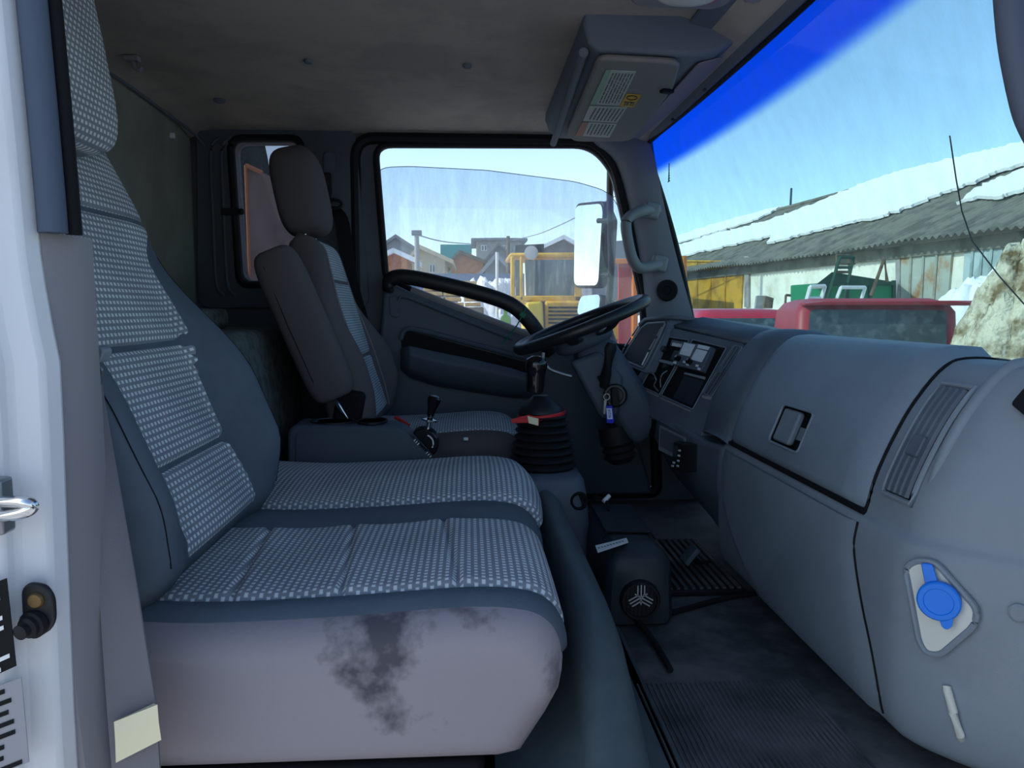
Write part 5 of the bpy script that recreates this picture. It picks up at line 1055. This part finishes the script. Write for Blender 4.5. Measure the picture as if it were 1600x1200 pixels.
frame('wood_frame', [(1226, 486), (1228, 461), (1250, 463), (1240, 488)], 17.6, .03, G['oldwood'], 'broken brown wooden frame leaning over by the white wall', bars=[((1222, 487), (1262, 450))])
bm_ = MB(); bm_.tube([T(1361, 462, 14.8), T(1382, 403, 14.8), T(1386, 440, 14.8)], .035, 6); tag(bm_.build('bent_pipe', G['oldwood']), 'bent rusty pipe sticking up out of the trailer', 'pipe')
for i, (u, v, w2_, h2_) in enumerate([(1186, 472, 12, 20), (1200, 470, 14, 16)]):
    q = MB(); q.slab([P(u - w2_ / 2, v + 12, 20 - i), P(u + w2_ / 2, v + 12, 20 - i), P(u + w2_ / 2 + 2, v - h2_ / 2 + (4 if i else 0), 20.3 - i), P(u - w2_ / 4, v - h2_ / 2, 20.3 - i)], (0, .1, 0)); tag(q.build('scrap_board', G['oldwood'] if i else G['block']), ['grey concrete slab leaning on the white wall', 'brown board leaning beside the concrete slab'][i], 'board')
op = MB(); op.tube([P(1067, 400, 9), V((P(1070, 560, 9).x, 9, GZ))], .05, 8); tag(op.build('marker_post', G['orange']), 'orange post beside the windscreen pillar', 'post')
# --- view through the driver window
tc = thing('yellow_loader', 'yellow loader with a glazed cab and slatted engine hood', 'loader', P(870, 560, 14))
def TR(u, v, y=14): return P(u, v, y)
D = V((0, 1.7, 0))
for px in [(798, 804), (812, 817), (898, 908)]:
    MB().slab([TR(px[0], 400), TR(px[1], 400), TR(px[1] + 1, 475), TR(px[0], 475)], (0, .1, 0)).build('cab_post', G['tractor'], tc, bevel=.02)
MB().slab([TR(798, 400, 15.6), TR(803, 400, 15.6), TR(803, 475, 15.6), TR(798, 475, 15.6)], (0, .1, 0)).build('cab_post', G['tractor'], tc)
MB().slab([TR(796, 395), TR(930, 394), TR(930, 404), TR(796, 402)], D).build('cab_roof', G['tractor'], tc, bevel=.04)
MB().slab([TR(820, 406, 14.05), TR(898, 406, 14.05), TR(900, 462, 14.05), TR(822, 462, 14.05)], (0, .03, 0)).build('cab_window', G['tractorglass'], tc)
MB().slab([TR(805, 406, 14.05), TR(812, 406, 14.05), TR(813, 462, 14.05), TR(806, 462, 14.05)], (0, .03, 0)).build('cab_window', G['tractorglass'], tc)
MB().slab([TR(798, 462), TR(930, 462), TR(930, 472), TR(798, 470)], D).build('cab_sill', G['tractor'], tc, bevel=.02)
MB().slab([TR(822, 472, 13.8), TR(848, 470, 13.8), TR(852, 560, 13.8), TR(826, 560, 13.8)], D).build('fuel_tank', mat('lemon paint', (240, 208, 58), .5, .4), tc, bevel=.05)
hdd = MB().slab([TR(852, 470, 13.9), TR(990, 470, 13.9), TR(990, 545, 13.9), TR(852, 545, 13.9)], D).build('engine_hood', G['tractor'], tc, bevel=.04)
for i in range(5): MB().slab([TR(857, 479 + i * 6, 13.88), TR(930, 479 + i * 6, 13.88), TR(930, 482 + i * 6, 13.88), TR(857, 482 + i * 6, 13.88)], (0, .03, 0)).build('hood_slot', G['void'], hdd)
MB().lathe(TR(830, 395, 13.9), (0, -1, 0), [(.02, -.1), (.12, -.06), (.13, .02), (.02, .03)], 16).build('work_lamp', G['lamp'], tc)
MB().slab([TR(860, 437, 14.8), TR(872, 437, 14.8), TR(872, 465, 14.8), TR(860, 465, 14.8)], (0, .4, 0)).build('driver_stool', G['beige'], tc)
for u in (835, 960): MB().lathe(V((TR(u, 500).x, 13.75, GZ + .5)), (0, 1, 0), [(.15, 0), (.5, 0), (.52, .1), (.5, .4), (.15, .4)], 24).build('wheel', G['rubber'], tc)
MB().slab([TR(805, 383, 15), TR(850, 381, 15), TR(850, 393, 15), TR(805, 393, 15)], (0, .5, 0)).build('roof_rack', G['black'], tc)
can = MB(); c_ = P(790, 512, 9); can.lathe(V((c_.x, 9, P(790, 512, 9).z - .02)), (0, 0, 1), [(.055, 0), (.065, .02), (.065, .13), (.05, .16), (.022, .18), (.022, .22), (.03, .23), (.01, .24)], 20); tag(can.build('green_canister', G['leafgreen']), 'lime green canister standing on a crate by the loader', 'canister')
cr = MB(); cr.box(c_.x - .3, c_.x + .3, 8.8, 9.3, GZ, c_.z - .02); tag(cr.build('crate', G['oldwood'], bevel=.01), 'old grey wooden crate under the lime canister', 'crate')
rg2 = thing('red_gate', 'faded red steel gate in an orange frame beyond the mirrors', 'gate', P(980, 560, 11))
MB().slab([P(967, 412, 11), P(986, 412, 11), V((P(986, 560, 11).x, 11, GZ)), V((P(967, 560, 11).x, 11, GZ))], (0, .08, 0)).build('gate_leaf', G['cream_gate'], rg2)
MB().slab([P(989, 420, 10.9), P(997, 420, 10.9), V((P(998, 560, 10.9).x, 10.9, GZ)), V((P(990, 560, 10.9).x, 10.9, GZ))], (0, .12, 0)).build('gate_post', G['orange'], rg2, bevel=.01)
MB().slab([P(955, 404, 10.9), P(998, 404, 10.9), P(998, 412, 10.9), P(955, 412, 10.9)], (0, .12, 0)).build('gate_lintel', G['orange'], rg2, bevel=.01)
ker = MB(); ker.slab([P(925, 380, 26), P(1012, 372, 26), V((P(1012, 482, 26).x, 26, GZ)), V((P(925, 482, 26).x, 26, GZ))], (0, 4, 0)); tag(ker.build('dark_shed', G['roofgrey']), 'grey shed wall behind the red gate', 'shed')
# houses
def house(nm, label, ul, ur, ve, pu, pv, Y, depth, wm, rm, wins=(), snow=False, base=GZ):
    t = thing(nm, label, 'house', V((P((ul + ur) / 2, 500, Y).x, Y, base)), 'houses beyond the blue fence')
    a_, b_, p_ = P(ul, ve, Y), P(ur, ve, Y), P(pu, pv, Y); dv_ = V((0, depth, 0))
    a0, b0 = V((a_.x, Y, base)), V((b_.x, Y, base))
    MB().slab([a0, b0, b_, p_, a_], dv_).build('house_wall', wm, t)
    for s_, q in ((-1, a_), (1, b_)):
        e = q + (q - p_).normalized() * .5; th = V((0, 0, .22)); mm = G['snow'] if snow else rm
        MB().slab([e, p_, p_ + th, e + th], dv_ + V((0, .8, 0))).build('roof_slope', mm, t).location.y -= .4
    for (u0, u1, v0, v1) in wins:
        f = MB().slab([P(u0, v0, Y - .03), P(u1, v0, Y - .03), P(u1, v1, Y - .03), P(u0, v1, Y - .03)], (0, .03, 0)).build('window', G['white'], t)
        for k in (0, 1):
            m0 = (u1 - u0) * .12; h_ = (u1 - u0) / 2
            MB().slab([P(u0 + k * h_ + m0, v0 + 1, Y - .05), P(u0 + (k + 1) * h_ - m0, v0 + 1, Y - .05), P(u0 + (k + 1) * h_ - m0, v1 - 1, Y - .05), P(u0 + k * h_ + m0, v1 - 1, Y - .05)], (0, .02, 0)).build('pane', G['carglass'], f)
    return t
house('gable_house', 'grey gabled house with tall pointed roof behind the concrete pole', 590, 650, 392, 619, 372, 50, 8, G['greyhouse'], G['roofgrey'])
house('brick_outhouse', 'low orange brick outhouse under a thick white snow roof', 596, 636, 405, 616, 396, 34, 3, G['brick'], G['snow'], snow=True)
house('beige_house', 'beige sided house with a double window', 640, 695, 407, 655, 389, 40, 6, G['beige'], G['beige'], wins=[(671, 680, 413, 426)])
house('orange_house', 'small house with an orange gable and snowy roof edge', 704, 755, 411, 718, 396, 49, 5, G['brick'], G['oldwood'], snow=False)
house('tall_block', 'large grey blockwork house with a flat top on the skyline', 745, 815, 376.5, 780, 376, 66, 8, G['block'], G['roofgrey'], wins=[(752, 761, 383, 392), (784, 791, 383, 392)])
house('pointed_shed', 'steep grey A-frame shed in front of the blockwork house', 757, 796, 424, 775, 403, 32, 5, G['roofgrey'], G['greyhouse'])
house('steep_house', 'narrow house with a steep dark roof peeping above the A-frame shed', 762, 800, 404, 779, 384, 57, 5, G['greyhouse'], G['shed'])
house('brown_house', 'brown roofed house partly hidden by the tall mirror', 850, 905, 388, 880, 374, 42, 8, G['shed'], G['roofgrey'], snow=True)
te = MB(); te.slab([P(688, 382, 76), P(737, 382, 76), V((P(737, 430, 76).x, 76, GZ)), V((P(688, 430, 76).x, 76, GZ))], (0, 10, 0)); tag(te.build('teal_hall', G['teal']), 'teal clad flat hall behind the orange gabled house', 'hall')
fn = thing('blue_fence', 'long blue steel panel fence beyond the timber stack', 'fence', P(730, 480, 24))
for i in range(18):
    u0 = 586 + i * 13; MB().slab([P(u0, 427.5, 24), P(u0 + 12.4, 427.5, 24), V((P(u0 + 12.4, 500, 24).x, 24, GZ)), V((P(u0, 500, 24).x, 24, GZ))], (0, .05, 0)).build('fence_panel', G['fenceblue'], fn)
pl = thing('utility_pole', 'grey concrete street pole carrying wires', 'pole', P(652, 450, 30))
MB().tube([V((P(652, 430, 30).x, 30, GZ)), P(651, 366, 30)], [.13, .09], 12).build('pole_shaft', G['pole'], pl)
MB().cbox(P(651, 364, 30), (.4, .25, .2)).build('lamp_head', G['roofgrey'], pl, bevel=.03)
MB().tube(crom([P(652, 367, 30), P(680, 375, 33), P(705, 379, 38), P(735, 381, 45)], 4), .025, 5).build('wire', G['roofgrey'], pl)
w5 = MB(); w5.tube(crom([P(800, 376, 40), P(840, 366, 36), P(870, 354, 33), P(905, 337, 30), P(1010, 280, 24)], 5), .02, 5); tag(w5.build('overhead_wire', G['roofgrey']), 'single overhead wire rising to the right above the loader', 'wire')
p4 = MB(); q = P(1010, 280, 24); p4.tube([V((q.x, 24, GZ)), q + V((0, 0, .3))], [.13, .09], 10); tag(p4.build('wire_pole', G['oldwood']), 'tall wooden pole holding the overhead wire behind the windscreen pillar', 'pole')
p2 = MB(); q = P(794, 369, 30); p2.tube([V((q.x, 30, GZ)), q], [.10, .07], 10); tag(p2.build('dark_post', G['oldwood']), 'thin dark wooden post beside the loader cab', 'post')
p3 = MB(); q = P(776.5, 394, 17); p3.tube([V((q.x, 17, GZ)), q], .035, 8); tag(p3.build('steel_post', G['white']), 'thin white steel post in front of the A-frame shed', 'post')
# timber stack: each board its own thing
rs = random.Random(4); k = 0
for row, v in enumerate([444, 452, 460, 468, 476]):
    for i in range(3):
        u0 = 676 + i * 27 + rs.uniform(-2, 2) + row * 2; p_ = P(u0, v, 12.3); q = MB()
        q.cbox(p_, (rs.uniform(.235, .27), 1.1, .06), RY(rs.uniform(-.04, .04)))
        tag(q.build('timber_board', G['timber'], bevel=.004), 'pale sawn board in the timber stack by the blue fence', 'board', 'sawn boards stacked in the yard')
tb_ = MB(); a_ = P(655, 480, 12.2); b_ = P(755, 480, 12.2); tb_.box(a_.x, b_.x, 11.7, 12.9, GZ, P(700, 480, 12.3).z); tag(tb_.build('timber_bed', G['oldwood'], bevel=.02), 'low dark sledge of old beams under the timber stack', 'sledge')
heap('snow_heap', G['snow'], P(770, 470, 18.6).x, 18.6, 1.3, 1.2, 2.2, 11.0, 'lumpy snow-covered rubble heap beside the timber stack', .25)
heap('snow_heap', G['snow'], P(765, 500, 10.6).x, 10.6, .5, .6, 1.45, 14.0, 'small white snow mound next to the lime canister', .06)
# quarter window: made-up shed stands in for a reflection in the glass
G['trimorange'] = mat('muted orange board', (150, 104, 78), .8, .1)
qs_ = thing('reflection_shed', 'made-up brown plank shed with an orange corner board, standing in for the quarter window reflection', 'shed', P(440, 520, 6))
MB().slab([P(386, 262, 6), P(408, 268, 6), P(470, 300, 6.4), P(560, 330, 7), V((P(560, 330, 7).x, 7, GZ)), V((P(386, 262, 6).x, 6, GZ))], (0, 1.5, 0)).build('shed_wall', G['shed'], qs_)
MB().tube([P(384, 258, 5.97), V((P(386, 262, 6).x, 5.97, GZ))], .014, 6).build('corner_board', G['trimorange'], qs_)
MB().tube([P(384, 258, 5.97), P(410, 270, 5.97)], .018, 6).build('roof_board', G['trimorange'], qs_)
dt = MB(); q = P(375, 330, 9); dt.blob((q.x + .02, 9, q.z - .3), (.35, .5, 1.6), .9, .9); dt.tube([V((q.x, 9, GZ)), V((q.x, 9, q.z - 1.5))], .12, 8); tag(dt.build('dark_conifer', mat('dark conifer', (46, 62, 66), .95, .05, bump=(30, 1, .05)), ), 'dark bushy conifer rising beside the plank shed', 'tree')
